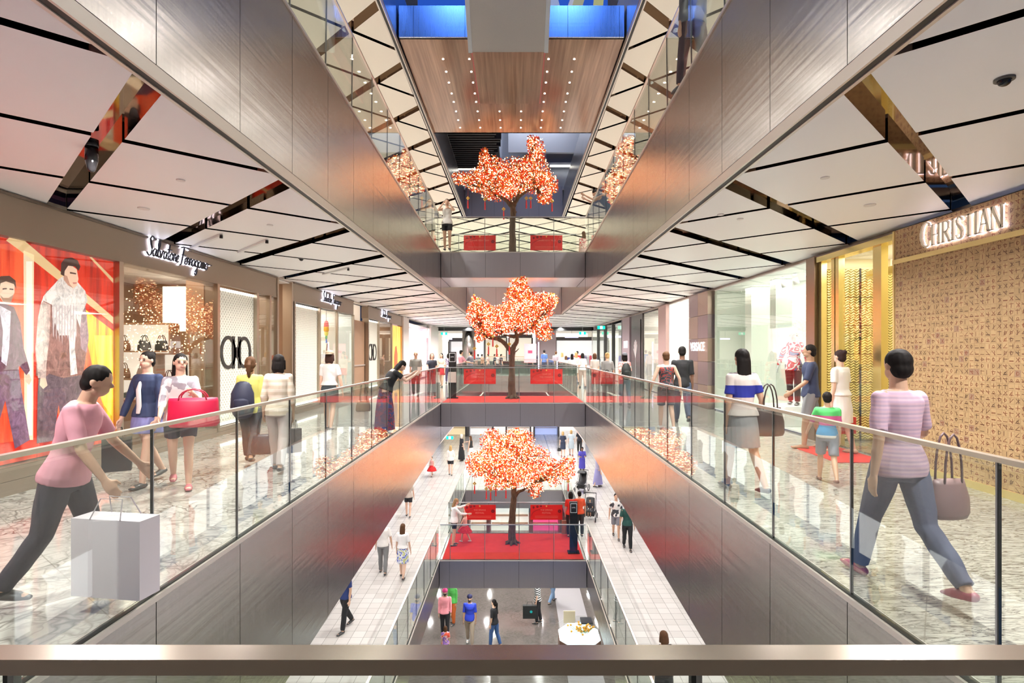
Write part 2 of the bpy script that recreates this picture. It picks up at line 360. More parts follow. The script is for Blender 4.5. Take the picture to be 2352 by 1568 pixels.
# ------------------------------------------------------------------ white ceilings cut by bronze mirror grooves
def clip(poly, f):
    out = []
    for i, p in enumerate(poly):
        q = poly[(i+1) % len(poly)]; a, b = f(p), f(q)
        if a >= 0: out.append(p)
        if (a >= 0) != (b >= 0):
            t = a/(a-b); out.append((p[0]+(q[0]-p[0])*t, p[1]+(q[1]-p[1])*t))
    return out
def ceiling(s, z, u0, u1, y0, y1, m, hollow=True):
    mb = MB(); sT, sN = .96, -.90; wT, wN = .11, .05
    dT, dN = wT*sqrt(1+sT*sT), wN*sqrt(1+sN*sN)
    for k in range(-6, 24):
        for j in range(-8, 26):
            def X(at_, an): u = (an-at_)/(sT-sN); return (3.5+u, A0+at_+sT*u)
            t0, t1, n0, n1 = k*P+dT, (k+1)*P-dT, j*P+dN, (j+1)*P-dN
            poly = [X(t0, n0), X(t1, n0), X(t1, n1), X(t0, n1)]
            for f in (lambda p: p[0]-u0, lambda p: u1-p[0], lambda p: p[1]-y0, lambda p: y1-p[1]):
                if len(poly) > 2: poly = clip(poly, f)
            if len(poly) < 3: continue
            n = len(poly); w = [(s*p[0], p[1]) for p in poly]
            if s > 0: w = w[::-1]
            mb.mat(0).add([(x, y, z) for x, y in w], [tuple(range(n))])
            mb.mat(1).add([(x, y, z) for x, y in w]+[(x, y, z+.13) for x, y in w], [(i, i+n, (i+1) % n+n, (i+1) % n) for i in range(n)])
    mb.mat(1).box(s*u0, s*u1, y0, y1, z+.13, z+.16)
    return struct(mb.build('ceiling', [m, MIRROR]))
for s in (-1, 1):
    ceiling(s, CZ[0], 2.51, 5.99, -3, 41.4, CEIL)
    slab(0, BLACK, s*2.6, s*12, -3.2, 41.5, 3.86, .1, 'ceiling')
    ceiling(s, CZ[0], 0, 2.51, 27.6, 41.4, CEIL)
    ceiling(s, CZ[1], 2.66, 6.3, 2, 28, CEIL1)
    ceiling(s, CZ[1], 0, 6.3, 28.1, 42, CEIL1)
    slab(0, CEIL, s*2.45, s*6.2, -3, 48, -1.30, .1, 'ceiling')
    slab(0, CEIL, s*2.6, s*7, -3, 32, CZ[-2]+.1, .1, 'ceiling')
slab(0, CEIL, -2.45, 2.45, 39.2, 48, CZ[-1]+.1, .1, 'ceiling'); slab(0, CEIL, -2.6, 2.6, 27.4, 32, CZ[-2]+.1, .1, 'ceiling')
# shadow gap and pale trims at the ceiling edges
n = 40
for s in (-1, 1):
    for z, e, y1 in ((CZ[0], lambda Y: 2.40, 27.5), (CZ[1], lambda Y: e_ceil(Y, 1), 28)):
        mb = MB(); zz = z
        for m_, a, b, h in ((0, 0, .02, .0), (1, .02, .075, .004), (0, .075, .105, -.004)):
            mb.mat(m_).hexa([(s*(e(-3)+a), -3, zz+h), (s*(e(-3)+b), -3, zz+h), (s*(e(y1)+b), y1, zz+h), (s*(e(y1)+a), y1, zz+h),
                             (s*(e(-3)+a), -3, zz+.1), (s*(e(-3)+b), -3, zz+.1), (s*(e(y1)+b), y1, zz+.1), (s*(e(y1)+a), y1, zz+.1)])
        struct(mb.build('trim_%d' % n, [PALE, BLACK])); n += 1
struct(MB().box(-6, 6, 41.4, 41.6, 3.3, 3.75).build('trim_50', BLACK))
BK = mat((.70, .64, .58), .5)
struct(MB().box(-7, 7, -3.2, -3, -9, 14).build('wall_back', BK))

# ------------------------------------------------------------------ glass balustrades
def balustrade(label, pts_a, pts_b, z, y_or_x, rail=RAILP, sill=True, rw=.046, rh=.026, joints=None, dz=0):
    """straight glass guard from a to b (x,y), split at joints along it"""
    a, b = V((*pts_a, 0)), V((*pts_b, 0)); L = (b-a).length; d = (b-a)/L; nrm = V((-d.y, d.x, 0))
    root = thing('glass_balustrade', (a.x, a.y, z), label, 'balustrade', rz=math.atan2(d.y, d.x)); root.rotation_euler.y = -math.atan2(dz, L)
    js = joints if joints is not None else [k*YS for k in range(int(L/YS)+1)]
    js = [0]+[j for j in js if .1 < j < L-.1]+[L]
    for p, q in zip(js[:-1], js[1:]):
        MB().box(p+.009, q-.009, -.007, .007, .02, 1.165).build('glass_panel', GLASS, root)
    for j in js[1:-1]:
        MB().mat(0).box(j-.009, j-.001, -.0075, .0075, 0, 1.16).mat(1).box(j-.001, j+.009, -.0075, .0075, 0, 1.16).build('joint_strip', [RUBBER, mat((.35, .37, .36), .3)], root)
    MB().box(0, L, -rw/2, rw/2, 1.185-rh, 1.185).build('handrail', rail, root)
    MB().mat(0).box(0, L, -.025, .025, -.03, .012).mat(1).box(0, L, -.045, -.025, -.035, .004).mat(1).box(0, L, .025, .045, -.035, .004).build('base_channel', [RUBBER, PALE], root)
    return root
def side_rail(lv, s, y0, y1, lab):
    x0, x1 = s*(e_floor(y0, lv)+.03), s*(e_floor(y1, lv)+.03)
    js = [y-y0 for y in [3.78+YS*k for k in range(-8, 40)] if y0 < y < y1]
    up = lv == 1 and y1 < 20
    balustrade(lab, (x0, y0), (x1, y1), z_up(y0) if up else LZ[lv], 0, joints=js, dz=z_up(y1)-z_up(y0) if up else 0)
side_rail(0, -1, .95, 18.1, 'long glass balustrade with satin handrail on the left of the atrium, beside the shoe shop')
side_rail(0, 1, .95, 18.1, 'long glass balustrade with satin handrail on the right of the atrium, beside the glyph wall')
side_rail(0, -1, 20.8, 39, 'far glass balustrade beyond the middle tree, left of the second opening')
side_rail(0, 1, 20.8, 39, 'far glass balustrade beyond the middle tree, right of the second opening')
side_rail(1, -1, 1, 18.1, 'glass balustrade on the left edge of the floor above')
side_rail(1, 1, 1, 18.1, 'glass balustrade on the right edge of the floor above')
side_rail(-1, -1, 3, 18.1, 'glass balustrade on the left edge of the floor below, in front of the lower bridge')
side_rail(-1, 1, 3, 18.1, 'glass balustrade on the right edge of the floor below, in front of the lower bridge')
side_rail(-1, -1, 20.8, 27.2, 'glass balustrade behind the lower bridge, left side of the opening')
side_rail(-1, 1, 20.8, 27.2, 'glass balustrade behind the lower bridge, right side of the opening')
def cross_rail(lv, y, lab, x0=-2.42, x1=2.42, js=None): balustrade(lab, (x0, y), (x1, y), LZ[lv], 0, joints=js or [.33, 1.48, 2.63, 3.78], rail=mat((.6, .6, .62), .3, .8))
cross_rail(0, 20.78, 'glass balustrade behind the middle tree carrying two red banners')
cross_rail(1, 20.78, 'glass balustrade behind the upper tree carrying two red banners')
cross_rail(-1, 20.78, 'glass balustrade behind the lower tree carrying two red banners')
cross_rail(0, 18.12, 'frontmost glass guard of the middle bridge before the tree'); cross_rail(1, 18.12, 'frontmost glass guard of the upper bridge before the tree'); cross_rail(-1, 18.12, 'frontmost glass guard of the lower bridge before the red carpet')
cross_rail(0, 39.05, 'glass balustrade at the far end of the second opening, before the cafe')
cross_rail(-1, 27.25, 'glass balustrade at the far end of the lower second opening')
cross_rail(2, 12.2, 'glass guard on the blue lit top bridge beside the escalator', -2.5, 2.5)
balustrade('glass balustrade with a wide brushed handrail closest to the viewer', (-3.2, .916), (3.2, .916), 0, 0, rail=RAIL, joints=[1.3, 2.45, 3.6, 4.75])
# ------------------------------------------------------------------ shop fronts, left
WL, WR = -5.90, 5.90
def yl(px): return 5.998*F/(CX-px)
def yr(px): return 5.802*F/(px-CX)
def wl(px, py): Y = yl(px); return (Y, EYE-(py-HY)*Y/F)
def wr(px, py): Y = yr(px); return (Y, EYE-(py-HY)*Y/F)
_ns = [60, 1]
def tr(): _ns[0] += 1; return 'trim_%d' % _ns[0]
def win(s, y0, y1, z0, z1, x=None):
    x = (WL if s < 0 else WR) if x is None else x; _ns[1] += 1
    return struct(MB().box(x-.006, x+.006, y0, y1, z0, z1).build('window_%d' % _ns[1], SHOP))
def frame(s, y0, y1, z0, z1, w=.07, m=None, x=None, d=.10):
    x = (WL if s < 0 else WR) if x is None else x; mb = MB(); a, b = x-s*.05, x+s*d
    mb.box(a, b, y0, y0+w, z0, z1); mb.box(a, b, y1-w, y1, z0, z1); mb.box(a, b, y0+w, y1-w, z1-w, z1); mb.box(a, b, y0+w, y1-w, z0, z0+w)
    return struct(mb.build(tr(), m or TAUPE))
def room(s, y0, y1, z0, z1, depth, back, side=None, top=None, light=60, fl=None, x=None, lcol=(1, .93, .84)):
    """the lit recess behind a shop window"""
    x = (WL if s < 0 else WR) if x is None else x; xo = x+s*.02; xb = x+s*depth; side = side or back
    mb = MB(); t = .03
    mb.mat(0).box(xb, xb+s*t, y0, y1, z0, z1); mb.mat(1).box(xo, xb, y0-t, y0, z0, z1); mb.box(xo, xb, y1, y1+t, z0, z1)
    mb.mat(2).box(xo, xb, y0-t, y1+t, z1, z1+t); mb.mat(3).box(xo, xb, y0-t, y1+t, z0-t, z0)
    struct(mb.build('wall_shop', [back, side, top or WHITE, fl or side]))
    if light:
        l = bpy.data.lights.new('shop_light', 'AREA'); l.shape = 'RECTANGLE'; l.size = depth*.6; l.size_y = (y1-y0)*.8; l.energy = light; l.color = lcol
        o = bpy.data.objects.new('shop_light', l); o.location = (x+s*depth*.5, (y0+y1)/2, z1-.02); COL.objects.link(o)
def poly_on(s, pts, mp, off, x=None, th=.002):
    """flat shape on a shop wall: pixel outline of the photo turned into wall coordinates"""
    x = (WL if s < 0 else WR) if x is None else x
    return [mp(*p) for p in pts], x-s*off, th

ZH = 3.05                                   # underside of the header
mb = MB()
for a, b in ((3.0, 13.6), (14.6, 20.0), (22.0, 28.6)):
    mb.mat(0).box(WL-.25, WL+.03, a, b, ZH, 3.53); mb.mat(1).box(WL-.2, WL+.05, a, b, 3.53, 3.56)
struct(mb.build('wall_left', [TAUPE, TAUPED]))
mb = MB()                                   # plinth
for a, b, h in ((2.6, 8.23, .34), (8.23, 13.45, .17), (14.6, 20.0, .2), (22.0, 28.6, .2)):
    mb.mat(0).box(WL-.25, WL+.04, a, b, 0, h*.5-.004); mb.box(WL-.25, WL+.04, a, b, h*.5, h); mb.mat(1).box(WL-.2, WL+.03, a, b, h*.5-.004, h*.5)
struct(mb.build('baseboard_left', [TAUPE, BLACK]))
struct(MB().box(-6.1, WL-.0, -3, 41.4, 3.54, 3.62).build(tr(), PALE)); struct(MB().box(WR+.12, 6.2, -3, 41.4, 3.5, 3.62).build(tr(), PALE))
mb = MB()
for y in (8.21, 10.90, 12.55, 13.2, 13.62, 14.5, 14.66, 16.56, 18.2, 20.0, 22.0, 23.7, 26.2, 28.5):
    mb.box(WL-.2, WL+.05, y-.045, y+.045, .1, ZH if y not in (13.62, 14.5) else 3.54)
struct(mb.build(tr(), m_steel('taupe_frame_steel', (.48, .40, .32), .35, .05)))

# lit advertising poster with two men in jackets
POX = WL-.04
pr = thing('advertising_poster', (POX, 6.5, 1.8), 'large backlit poster of two men in jackets against red drapes', 'poster')
def em(c, e=.9, r=.6): return mat(tuple(x*.5 for x in c), r, 0, e, emcol=tuple(c))
def mottle(c, e):
    n = NT('printed_cloth'); f = n.noise(n.map((1, 1.3, .8)), 9, 5, .7, 1.2); k = n.ramp(f, [(.30, tuple(x*.45 for x in c)), (.54, c), (.72, tuple(min(1, x*1.4+.03) for x in c))])
    n.set('Base Color', k); n.set('Emission Color', k); n.set('Emission Strength', e*.55); n.set('Roughness', .6); return n.m
def pshape(nm, pts, c, off, e=.9, par=None, mp=wl, s=-1, x=POX, root=None):
    P_ = [mp(*p) for p in pts]; par = par or pr; o_ = par.location
    mb = MB(); xx = -s*off
    vs = [(xx, a-o_.y, b-o_.z) for a, b in P_]; n = len(vs)
    mb.add(vs+[(v[0]-s*.0, v[1], v[2]) for v in []], [tuple(range(n))])
    ob = mb.build(nm, mottle(c, e) if nm.split('_')[1] in ('jacket', 'scarf', 'sleeve', 'trousers', 'shirt') else em(c, e), par); return ob
def m_drape(name, c1, c2, e):
    n = NT(name); w = n.noise(n.map((1, 9, .5)), 1.2, 3, .6); c = n.ramp(w, [(.32, c1), (.6, c2)])
    n.set('Base Color', c); n.set('Emission Color', c); n.set('Emission Strength', e); n.set('Roughness', .5); return n.m
y0, y1 = 2.6, 8.17
bgp = MB().box(-.05, 0, y0-6.5, y1-6.5, .36-1.8, 3.04-1.8).build('backing', m_drape('poster_red', (.30, .006, .004), (.62, .03, .01), .9), pr)
def ps2(nm, pts, m, off): 
    ob = pshape(nm, pts, (.5, .5, .5), off); ob.data.materials[0] = m; return ob
ps2('painted_drape', [(195, 705), (266, 760), (266, 992), (252, 992), (225, 880), (205, 800)], m_drape('poster_orange', (.75, .12, .01), (.95, .55, .03), 1.0), .004)
ps2('painted_drape', [(222, 770), (262, 770), (262, 955), (244, 930), (232, 860)], m_drape('poster_yellow', (.75, .42, .02), (.85, .75, .12), 1.0), .005)
ps2('painted_drape', [(183, 740), (200, 760), (222, 860), (262, 1000), (150, 1010), (130, 900), (180, 860)], m_drape('poster_scarlet', (.65, .05, .02), (.95, .16, .06), 1.0), .006)
ps2('painted_drape', [(-160, 560), (62, 560), (62, 1010), (-160, 1040)], m_drape('poster_crimson', (.40, .01, .005), (.80, .10, .03), 1.0), .004)
pshape('painted_beam', [(60, 575), (84, 585), (82, 1010), (62, 1010)], (.85, .68, .46), .008)
pshape('painted_beam', [(28, 545), (62, 552), (265, 728), (265, 744), (72, 590), (20, 552)], (.80, .55, .28), .008)
pshape('painted_beam', [(66, 600), (80, 600), (80, 1000), (68, 1000)], (.97, .9, .75), .009)
pshape('painted_beam', [(210, 590), (216, 590), (265, 640), (265, 650)], (.75, .5, .25), .008)
# second man
pshape('painted_trousers', [(98, 820), (190, 820), (196, 900), (206, 1000), (150, 1010), (140, 930), (128, 1012), (90, 1018), (92, 900)], (.16, .10, .12), .010)
pshape('painted_jacket', [(112, 668), (150, 655), (190, 668), (204, 720), (208, 780), (196, 860), (150, 868), (118, 858), (104, 872), (88, 862), (90, 780), (98, 700)], (.30, .14, .12), .012)
pshape('painted_sleeve', [(100, 690), (120, 700), (118, 780), (112, 830), (110, 868), (92, 868), (86, 800), (92, 730)], (.62, .46, .42), .014)
pshape('painted_sleeve', [(185, 690), (200, 700), (208, 770), (204, 810), (190, 800)], (.35, .22, .26), .014)
pshape('painted_hand', [(98, 868), (110, 868), (114, 885), (104, 893), (96, 884)], (.85, .55, .4), .013)
pshape('painted_scarf', [(140, 640), (152, 632), (180, 645), (200, 668), (205, 690), (192, 720), (188, 752), (180, 730), (176, 800), (182, 858), (166, 862), (162, 770), (150, 770), (140, 770), (130, 740), (126, 770), (124, 700), (104, 690), (98, 700), (104, 680)], (.82, .76, .74), .016)
for q in range(9):
    x = 126+q*6.5; pshape('painted_fringe', [(x, 700+3*(q % 3)), (x+2.2, 700), (x+1.6, 775+6*(q % 4)), (x-.4, 770)], (.60, .50, .50), .018)
pshape('painted_face', [(146, 620), (150, 612), (166, 608), (180, 618), (184, 640), (180, 656), (172, 662), (160, 652), (150, 640)], (.88, .58, .42), .018)
pshape('painted_shade', [(150, 630), (158, 634), (164, 652), (172, 662), (160, 655), (150, 642)], (.55, .28, .2), .019)
pshape('painted_hair', [(143, 630), (144, 604), (152, 594), (168, 591), (182, 598), (188, 612), (184, 622), (176, 612), (160, 610), (152, 622), (151, 634)], (.07, .03, .025), .020)
pshape('painted_brow', [(164, 624), (178, 627), (178, 630), (164, 628)], (.10, .04, .03), .021); pshape('painted_mouth', [(170, 648), (180, 648), (178, 652), (171, 652)], (.6, .22, .18), .021)
# first man
pshape('painted_trousers', [(-70, 820), (45, 820), (56, 900), (74, 1010), (40, 1030), (18, 920), (-20, 1050), (-60, 1050)], (.20, .10, .18), .010)
pshape('painted_jacket', [(-80, 720), (-20, 690), (10, 694), (38, 705), (52, 740), (60, 800), (74, 850), (66, 862), (50, 840), (44, 850), (-70, 860)], (.15, .06, .10), .012)
pshape('painted_shirt', [(2, 700), (30, 715), (26, 800), (20, 840), (8, 830), (12, 760)], (.66, .60, .72), .014)
pshape('painted_hand', [(62, 862), (72, 858), (78, 872), (72, 884), (64, 876)], (.85, .55, .4), .013)
pshape('painted_face', [(2, 660), (6, 644), (24, 642), (38, 652), (38, 672), (28, 692), (14, 696), (4, 682)], (.88, .60, .44), .016)
pshape('painted_hair', [(-4, 664), (-4, 644), (6, 634), (26, 633), (40, 644), (42, 666), (36, 652), (18, 646), (6, 650), (2, 668)], (.08, .04, .03), .018)
pshape('painted_brow', [(10, 662), (20, 661), (20, 664), (10, 665)], (.1, .05, .04), .018); pshape('painted_brow', [(26, 662), (35, 663), (35, 666), (26, 665)], (.1, .05, .04), .018)
pshape('painted_beard', [(4, 676), (12, 684), (24, 684), (36, 676), (30, 694), (14, 698)], (.42, .24, .16), .017)
win(-1, 2.6, 8.17, .34, ZH, x=WL+.01)

# display window with shoes and bags
room(-1, 8.26, 14.5, .02, 3.5, 4.2, WOODI, WOODI, WHITE, 150, mat((.5, .4, .3), .2), lcol=(1, .86, .68)); win(-1, 8.26, 10.86, .17, ZH)
def shelf_unit(lab, x, y, z0, w, h, n, items, grp, dz=0, m=None, depth=.32, seed=1, light=True, rz=0):
    root = thing('display_shelf', (x, y, z0), lab, 'display shelf', None, rz); rnd = random.Random(seed); m = m or WOODI
    MB().box(-depth, -depth+.02, -w/2, w/2, 0, h).build('back_panel', mat((.9, .84, .72), .5, 0, .8 if light else 0), root)
    for q in (-1, 1): MB().box(-depth, 0, q*w/2-.02, q*w/2+.02, 0, h).build('side_panel', m, root)
    for k in range(n+1): MB().box(-depth, 0, -w/2, w/2, h*k/n-.015, h*k/n+.015).build('shelf_board', m, root)
    for k in range(n):
        q = -w/2+.2
        while q < w/2-.15:
            it = items[rnd.randrange(len(items))]; p = V((x, y, z0))+Matrix.Rotation(rz, 3, 'Z') @ V((-depth*.5, q, h*k/n+.016)); it(p, rnd, grp); q += rnd.uniform(.36, .48)
def shoe(p, rnd, grp, c=None, nm='shoe', lab=None, rz=None, L=.27):
    c = c or rnd.choice([(.03, .025, .02), (.10, .05, .03), (.05, .06, .04), (.2, .1, .05)])
    o = thing(nm, p, lab or 'dark leather shoe among the '+(grp or ''), 'shoe', grp, rz if rz is not None else rnd.uniform(-1, 1))
    MB().tube([(0, -.11, .045), (0, -.05, .055), (0, .02, .045), (0, .10, .03)], [(.034, .04), (.036, .05), (.04, .036), (.034, .022)], 10).build('upper', mat(c, .3, coat=.3), o, True)
    MB().box(-.036, .036, -.13, -.07, 0, .022).box(-.038, .038, -.07, .125, 0, .01).build('sole', mat((.02, .015, .01), .5), o)
def handbag(p, rnd, grp=None, c=None, w=.30, h=.22, d=.12, lab=None, rz=0, hang=0, nm='handbag', hc=None, hh=.13, taper=.8):
    """bag whose handle top is at p when hang else whose base is at p"""
    c = c or rnd.choice([(.04, .05, .05), (.25, .12, .06), (.02, .02, .02)])
    z = -h-hh if hang else 0
    o = thing(nm, (p[0], p[1], p[2]+z), lab or 'leather handbag among the '+(grp or ''), 'bag', grp, rz); m = mat(c, .45)
    mb = MB(); w2, d2 = w/2*taper, d/2*.6
    mb.tube([(0, 0, 0), (0, 0, h*.12), (0, 0, h*.5), (0, 0, h*.88), (0, 0, h)], [(w/2*.88, d/2*.9), (w/2, d/2), (w/2*.97, d/2), (w2, d2*1.1), (w2*.96, d2*.8)], 16, 'flat').build('bag_body', m, o, True)
    for q in (-1, 1):
        pts = [(w2*.55*cos(t), q*d2*.8, h*.95+hh*sin(t)) for t in [pi*i/8 for i in range(9)]]
        MB().tube(pts, [.008], 6, side=V((0, 1, 0))).build('handle', mat(hc or tuple(x*.6 for x in c), .4), o, True)
    return o
GRP = 'shoes and bags in the left shop window'
shelf_unit('tall lit wooden shelf with shoes deep in the left shop window', -8.0, 11.7, .5, 1.3, 1.8, 3, [shoe, shoe, handbag], GRP, seed=3, rz=-pi/2)
shelf_unit('lower lit wooden shelf with shoes just behind the left shop window', -6.6, 10.6, .3, .7, 1.35, 2, [shoe, shoe, handbag], GRP, seed=5, rz=-pi/2)
struct(MB().mat(0).box(-7.3, -6.9, 12.2, 12.5, .02, 3.5).box(-9.6, -8.9, 12.0, 12.3, .02, 3.5).mat(1).box(-8.6, -7.5, 13.4, 13.45, 2.2, 3.3).build(tr(), [WOODI, mat((1, .95, .85), .5, 0, 1.2)]))
tb = thing('display_plinth', (-6.55, 9.6, .03), 'low wooden display block holding shoes behind the left shop window', 'plinth')
MB().box(-.3, .3, -.4, .4, 0, .85).build('plinth_body', WOODI, tb); MB().box(-.32, .32, -.42, .42, .85, .88).build('plinth_top', mat((.8, .74, .62), .3), tb)
for q in (-.25, .05, .3): shoe((-6.5, 9.6+q, .915), random.Random(int(q*9)), GRP)
lt = mat((1, .75, .45), .5, 0, 6, emcol=(1, .62, .28), name='fairy_light'); rnd = random.Random(8)
mb = MB()  # glowing dots stand in for fairy light reflections in the window
for i in range(520):
    y = 11.0+rnd.random()*.3; xx = rnd.uniform(-8.5, -6.2); z = rnd.gauss(2.1, .42)
    if z < 2.95: mb.ell((xx, y, z), (.011, .011, .011), 5, 3)
tag(mb.build('reflection_dots', lt), 'cluster of tiny warm dots imitating fairy light reflections in the left shop window', 'lights', kind='stuff')

# white patterned light panels with the double ring mark
PAT = m_lattice('woven_white', (.74, .71, .62), (.40, .37, .29), .22)
def ring_mark(parent, cy_, cz, w, h, m, s=-1):
    t = .032*h/.68; hw = w/2
    for q in (-1, 1):
        mb = MB(); n = 28; c = cy_+q*hw*.52; ro, ri = hw*.48, hw*.48-t*2.6; vs = []; fs = []
        a0 = .0
        for i in range(n+1):
            a = 2*pi*i/n
            for r_, hh in ((ro, h/2), (ri, h/2-t*2.2)):
                vs.append((0, c+r_*cos(a), cz+hh*sin(a)))
        b = len(vs); vs += [(.02, v[1], v[2]) for v in vs]
        for i in range(n):
            j = i*2; fs += [(j, j+1, j+3, j+2), (b+j, b+j+2, b+j+3, b+j+1), (j, j+2, b+j+2, b+j), (j+1, b+j+1, b+j+3, j+3)]
        mb.add(vs, fs); yb = cy_+q*hw*.12
        mb.box(0, .02, min(yb, yb+q*hw*.16), max(yb, yb+q*hw*.16), cz-h/2*.98, cz+h/2*.98)
        mb.build('emblem_ring', m, parent)
    MB().box(0, .02, cy_-hw*.2, cy_+hw*.2, cz-h*.16, cz+h*.16).build('emblem_bridge', m, parent)
def light_panel(lab, a, b, z0, z1, mark=None):
    o = thing('woven_light_box', (WL-.03, (a+b)/2, z0), lab, 'light box'); w = b-a
    MB().box(-.05, 0, -w/2, w/2, 0, z1-z0).build('woven_face', PAT, o)
    MB().box(0, .012, -w/2, w/2, z1-z0-.05, z1-z0).build('light_strip', mat((1, 1, .95), .5, 0, 3), o)
    MB().box(0, .012, -w/2, w/2, 0, .05).build('light_strip', mat((1, 1, .95), .5, 0, 3), o)
    if mark: ring_mark(o, mark[0]-(a+b)/2, mark[1]-z0, mark[2], mark[3], mat((.03, .028, .025), .4))
light_panel('white woven lit panel with a big black double ring emblem', 10.96, 12.5, .19, 3.0, (11.72, 1.68, 1.28, .70))
light_panel('plain white woven lit panel beyond the shop door', 14.7, 16.5, .22, 3.0)
light_panel('farther white woven lit panel with a smaller looking ring emblem', 22.05, 23.65, .22, 3.0, (22.85, 1.68, 1.28, .70))
# open shop entrance and narrow windows
win(-1, 12.6, 13.15, .17, 3.3); win(-1, 13.25, 13.6, .17, 3.3)
shelf_unit('lit wall shelf with bags seen through the narrow left window', -6.9, 14.35, .4, 1.1, 1.6, 2, [handbag], 'bags on the wall shelf by the entrance', seed=9, rz=-pi/2)
# parrot window, white window
room(-1, 16.62, 18.14, .2, ZH, 1.0, mat((.80, .75, .66), .5, 0, .2), None, WHITE, 14); win(-1, 16.62, 18.14, .2, ZH)
pg = thing('hanging_decoration', (-6.12, 17.85, 1.4), 'rainbow striped hanging decoration in the third left shop window', 'decoration')
for i, c in enumerate([(.75, .05, .04), (.9, .45, .03), (.85, .75, .08), (.15, .5, .15), (.08, .2, .7)]):
    MB().tube([(0, 0, 1.25-i*.13), (0, 0, 1.13-i*.13)], [.05+.03*sin(i+.7), .06+.03*sin(i+1)], 10).build('feather_band', mat(c, .5), pg, True)
MB().tube([(0, 0, 1.3), (0, 0, 1.64)], [.008], 6).build('cord', BLACK, pg)
MB().tube([(0, .1, .55), (0, -.02, .2), (0, -.12, -.3)], [.02, .025, .015], 8).tube([(0, -.02, .2), (0, .15, -.1), (0, .2, -.35)], [.02, .015, .012], 8).build('branch', mat((.25, .1, .05), .6), pg, True)
room(-1, 18.28, 19.92, .2, ZH, 1.0, mat((.70, .71, .66), .5, 0, .15), None, WHITE, 14); win(-1, 18.28, 19.92, .2, ZH)
struct(MB().mat(0).box(WL-.3, WL-.1, 20.08, 21.9, 0, 2.9).mat(1).box(WL-.1, WL-.05, 20.2, 21.85, 1.15, 1.2).build('door_1', [WOODI, mat((.8, .75, .68), .3, .8)]))
struct(MB().box(WL-.4, WL-.3, 20.0, 22.0, 2.9, 3.54).build(tr(), mat((.85, .76, .62), .5, 0, .5)))
room(-1, 23.75, 26.15, .2, ZH, 1.6, WOODI, None, WHITE, 40, lcol=(1, .86, .68)); win(-1, 23.75, 26.15, .2, ZH)
op = thing('advertising_poster', (WL-.03, 27.35, .25), 'far orange and yellow backlit poster at the end of the shoe shop', 'poster')
MB().box(-.04, 0, -1.05, 1.05, 0, 2.75).build('backing', m_drape('poster_flame', (.85, .14, .02), (.98, .62, .12), 1.1), op)
MB().prism([(-.4, .1), (.3, .1), (.35, 1.3), (.1, 1.75), (-.2, 1.7), (-.45, 1.2)], 0, .004, .008).build('painted_figure', em((.45, .12, .04)), op)
struct(MB().box(WL-.2, WL+.1, 28.6, 30.0, 0, 3.55).build('wall_left', mat((.72, .64, .60), .4)))
pk = m_drape('pink_lit_glass', (.95, .45, .62), (1.0, .92, .95), 1.5)
def m_drape2(): return pk
room(-1, 30.05, 37.8, .1, 3.3, 1.2, pk, None, WHITE, 50, WHITE); win(-1, 30.05, 37.8, .1, 3.3)
struct(MB().box(WL-.2, WL+.1, 37.8, 41.4, 0, 3.55).build('wall_left', mat((.78, .72, .68), .4)))

# ------------------------------------------------------------------ shop fronts, right
cw = thing('glyph_wall', (WR-.12, 5.5, 0), 'tan tiled wall covered in rows of small dark glyphs', 'wall cladding')
MB().box(0, .12, -2.9, 2.69, .09, 3.5).build('tile_cladding', GLYPH, cw)
MB().box(-.02, .0, -2.9, 2.69, 3.00, 3.065).build('gold_band', mat((.82, .66, .30), .35, .6), cw)
MB().box(-.03, .12, -2.9, 2.69, 0, .09).build('gold_skirting', mat((.80, .64, .28), .3, .7), cw)
MB().box(-.015, .12, 2.66, 2.69, .09, 3.5).build('gold_edge', mat((.82, .66, .30), .35, .6), cw)
# serif letters
def serif(ch):
    t, u = .15, .055
    S = {'I': [(.12, 0, .12, 1, t)], 'H': [(.14, 0, .14, 1, t), (.70, 0, .70, 1, t), (.14, .5, .70, .5, u)], 'T': [(.35, 0, .35, 1, t), (.02, .97, .68, .97, u)],
         'N': [(.10, 0, .10, 1, u), (.72, 0, .72, 1, u), (.12, .97, .70, .03, t)], 'A': [(.03, 0, .36, 1, u), (.36, 1, .70, 0, t), (.14, .36, .57, .36, u)],
         'R': [(.14, 0, .14, 1, t), (.32, .5, .68, 0, t)]}.get(ch, [])
    pts = {'C': [(.72, .80), (.62, .96), (.45, 1), (.22, .88), (.10, .62), (.10, .38), (.22, .12), (.45, 0), (.62, .05), (.74, .22)],
           'S': [(.50, .82), (.40, .97), (.26, 1), (.12, .90), (.11, .74), (.24, .60), (.40, .48), (.52, .30), (.48, .10), (.30, 0), (.14, .04), (.07, .20)],
           'R': [(.14, .98), (.40, .98), (.58, .88), (.58, .64), (.42, .5), (.14, .5)]}.get(ch)
    if pts:
        for i, (a, b) in enumerate(zip(pts[:-1], pts[1:])):
            w = {'C': [.05, .06, .09, .13, .15, .13, .09, .06, .05], 'S': [.05, .06, .08, .11, .13, .15, .14, .11, .08, .06, .05], 'R': [.055, .09, .13, .09, .055]}[ch][i]
            S = S+[(a[0], a[1], b[0], b[1], w)]
    for x in {'I': [(.12, 0), (.12, 1)], 'H': [(.14, 0), (.14, 1), (.7, 0), (.7, 1)], 'T': [(.35, 0)], 'N': [(.1, 0), (.1, 1), (.72, 1)], 'A': [(.03, 0), (.7, 0)], 'R': [(.14, 0), (.7, 0)]}.get(ch, []):
        S = S+[(x[0]-.13, abs(x[1]-.02), x[0]+.13, abs(x[1]-.02), .04)]
    return S, {'I': .26, 'H': .86, 'T': .72, 'N': .84, 'A': .74, 'C': .80, 'S': .62, 'R': .76}[ch]
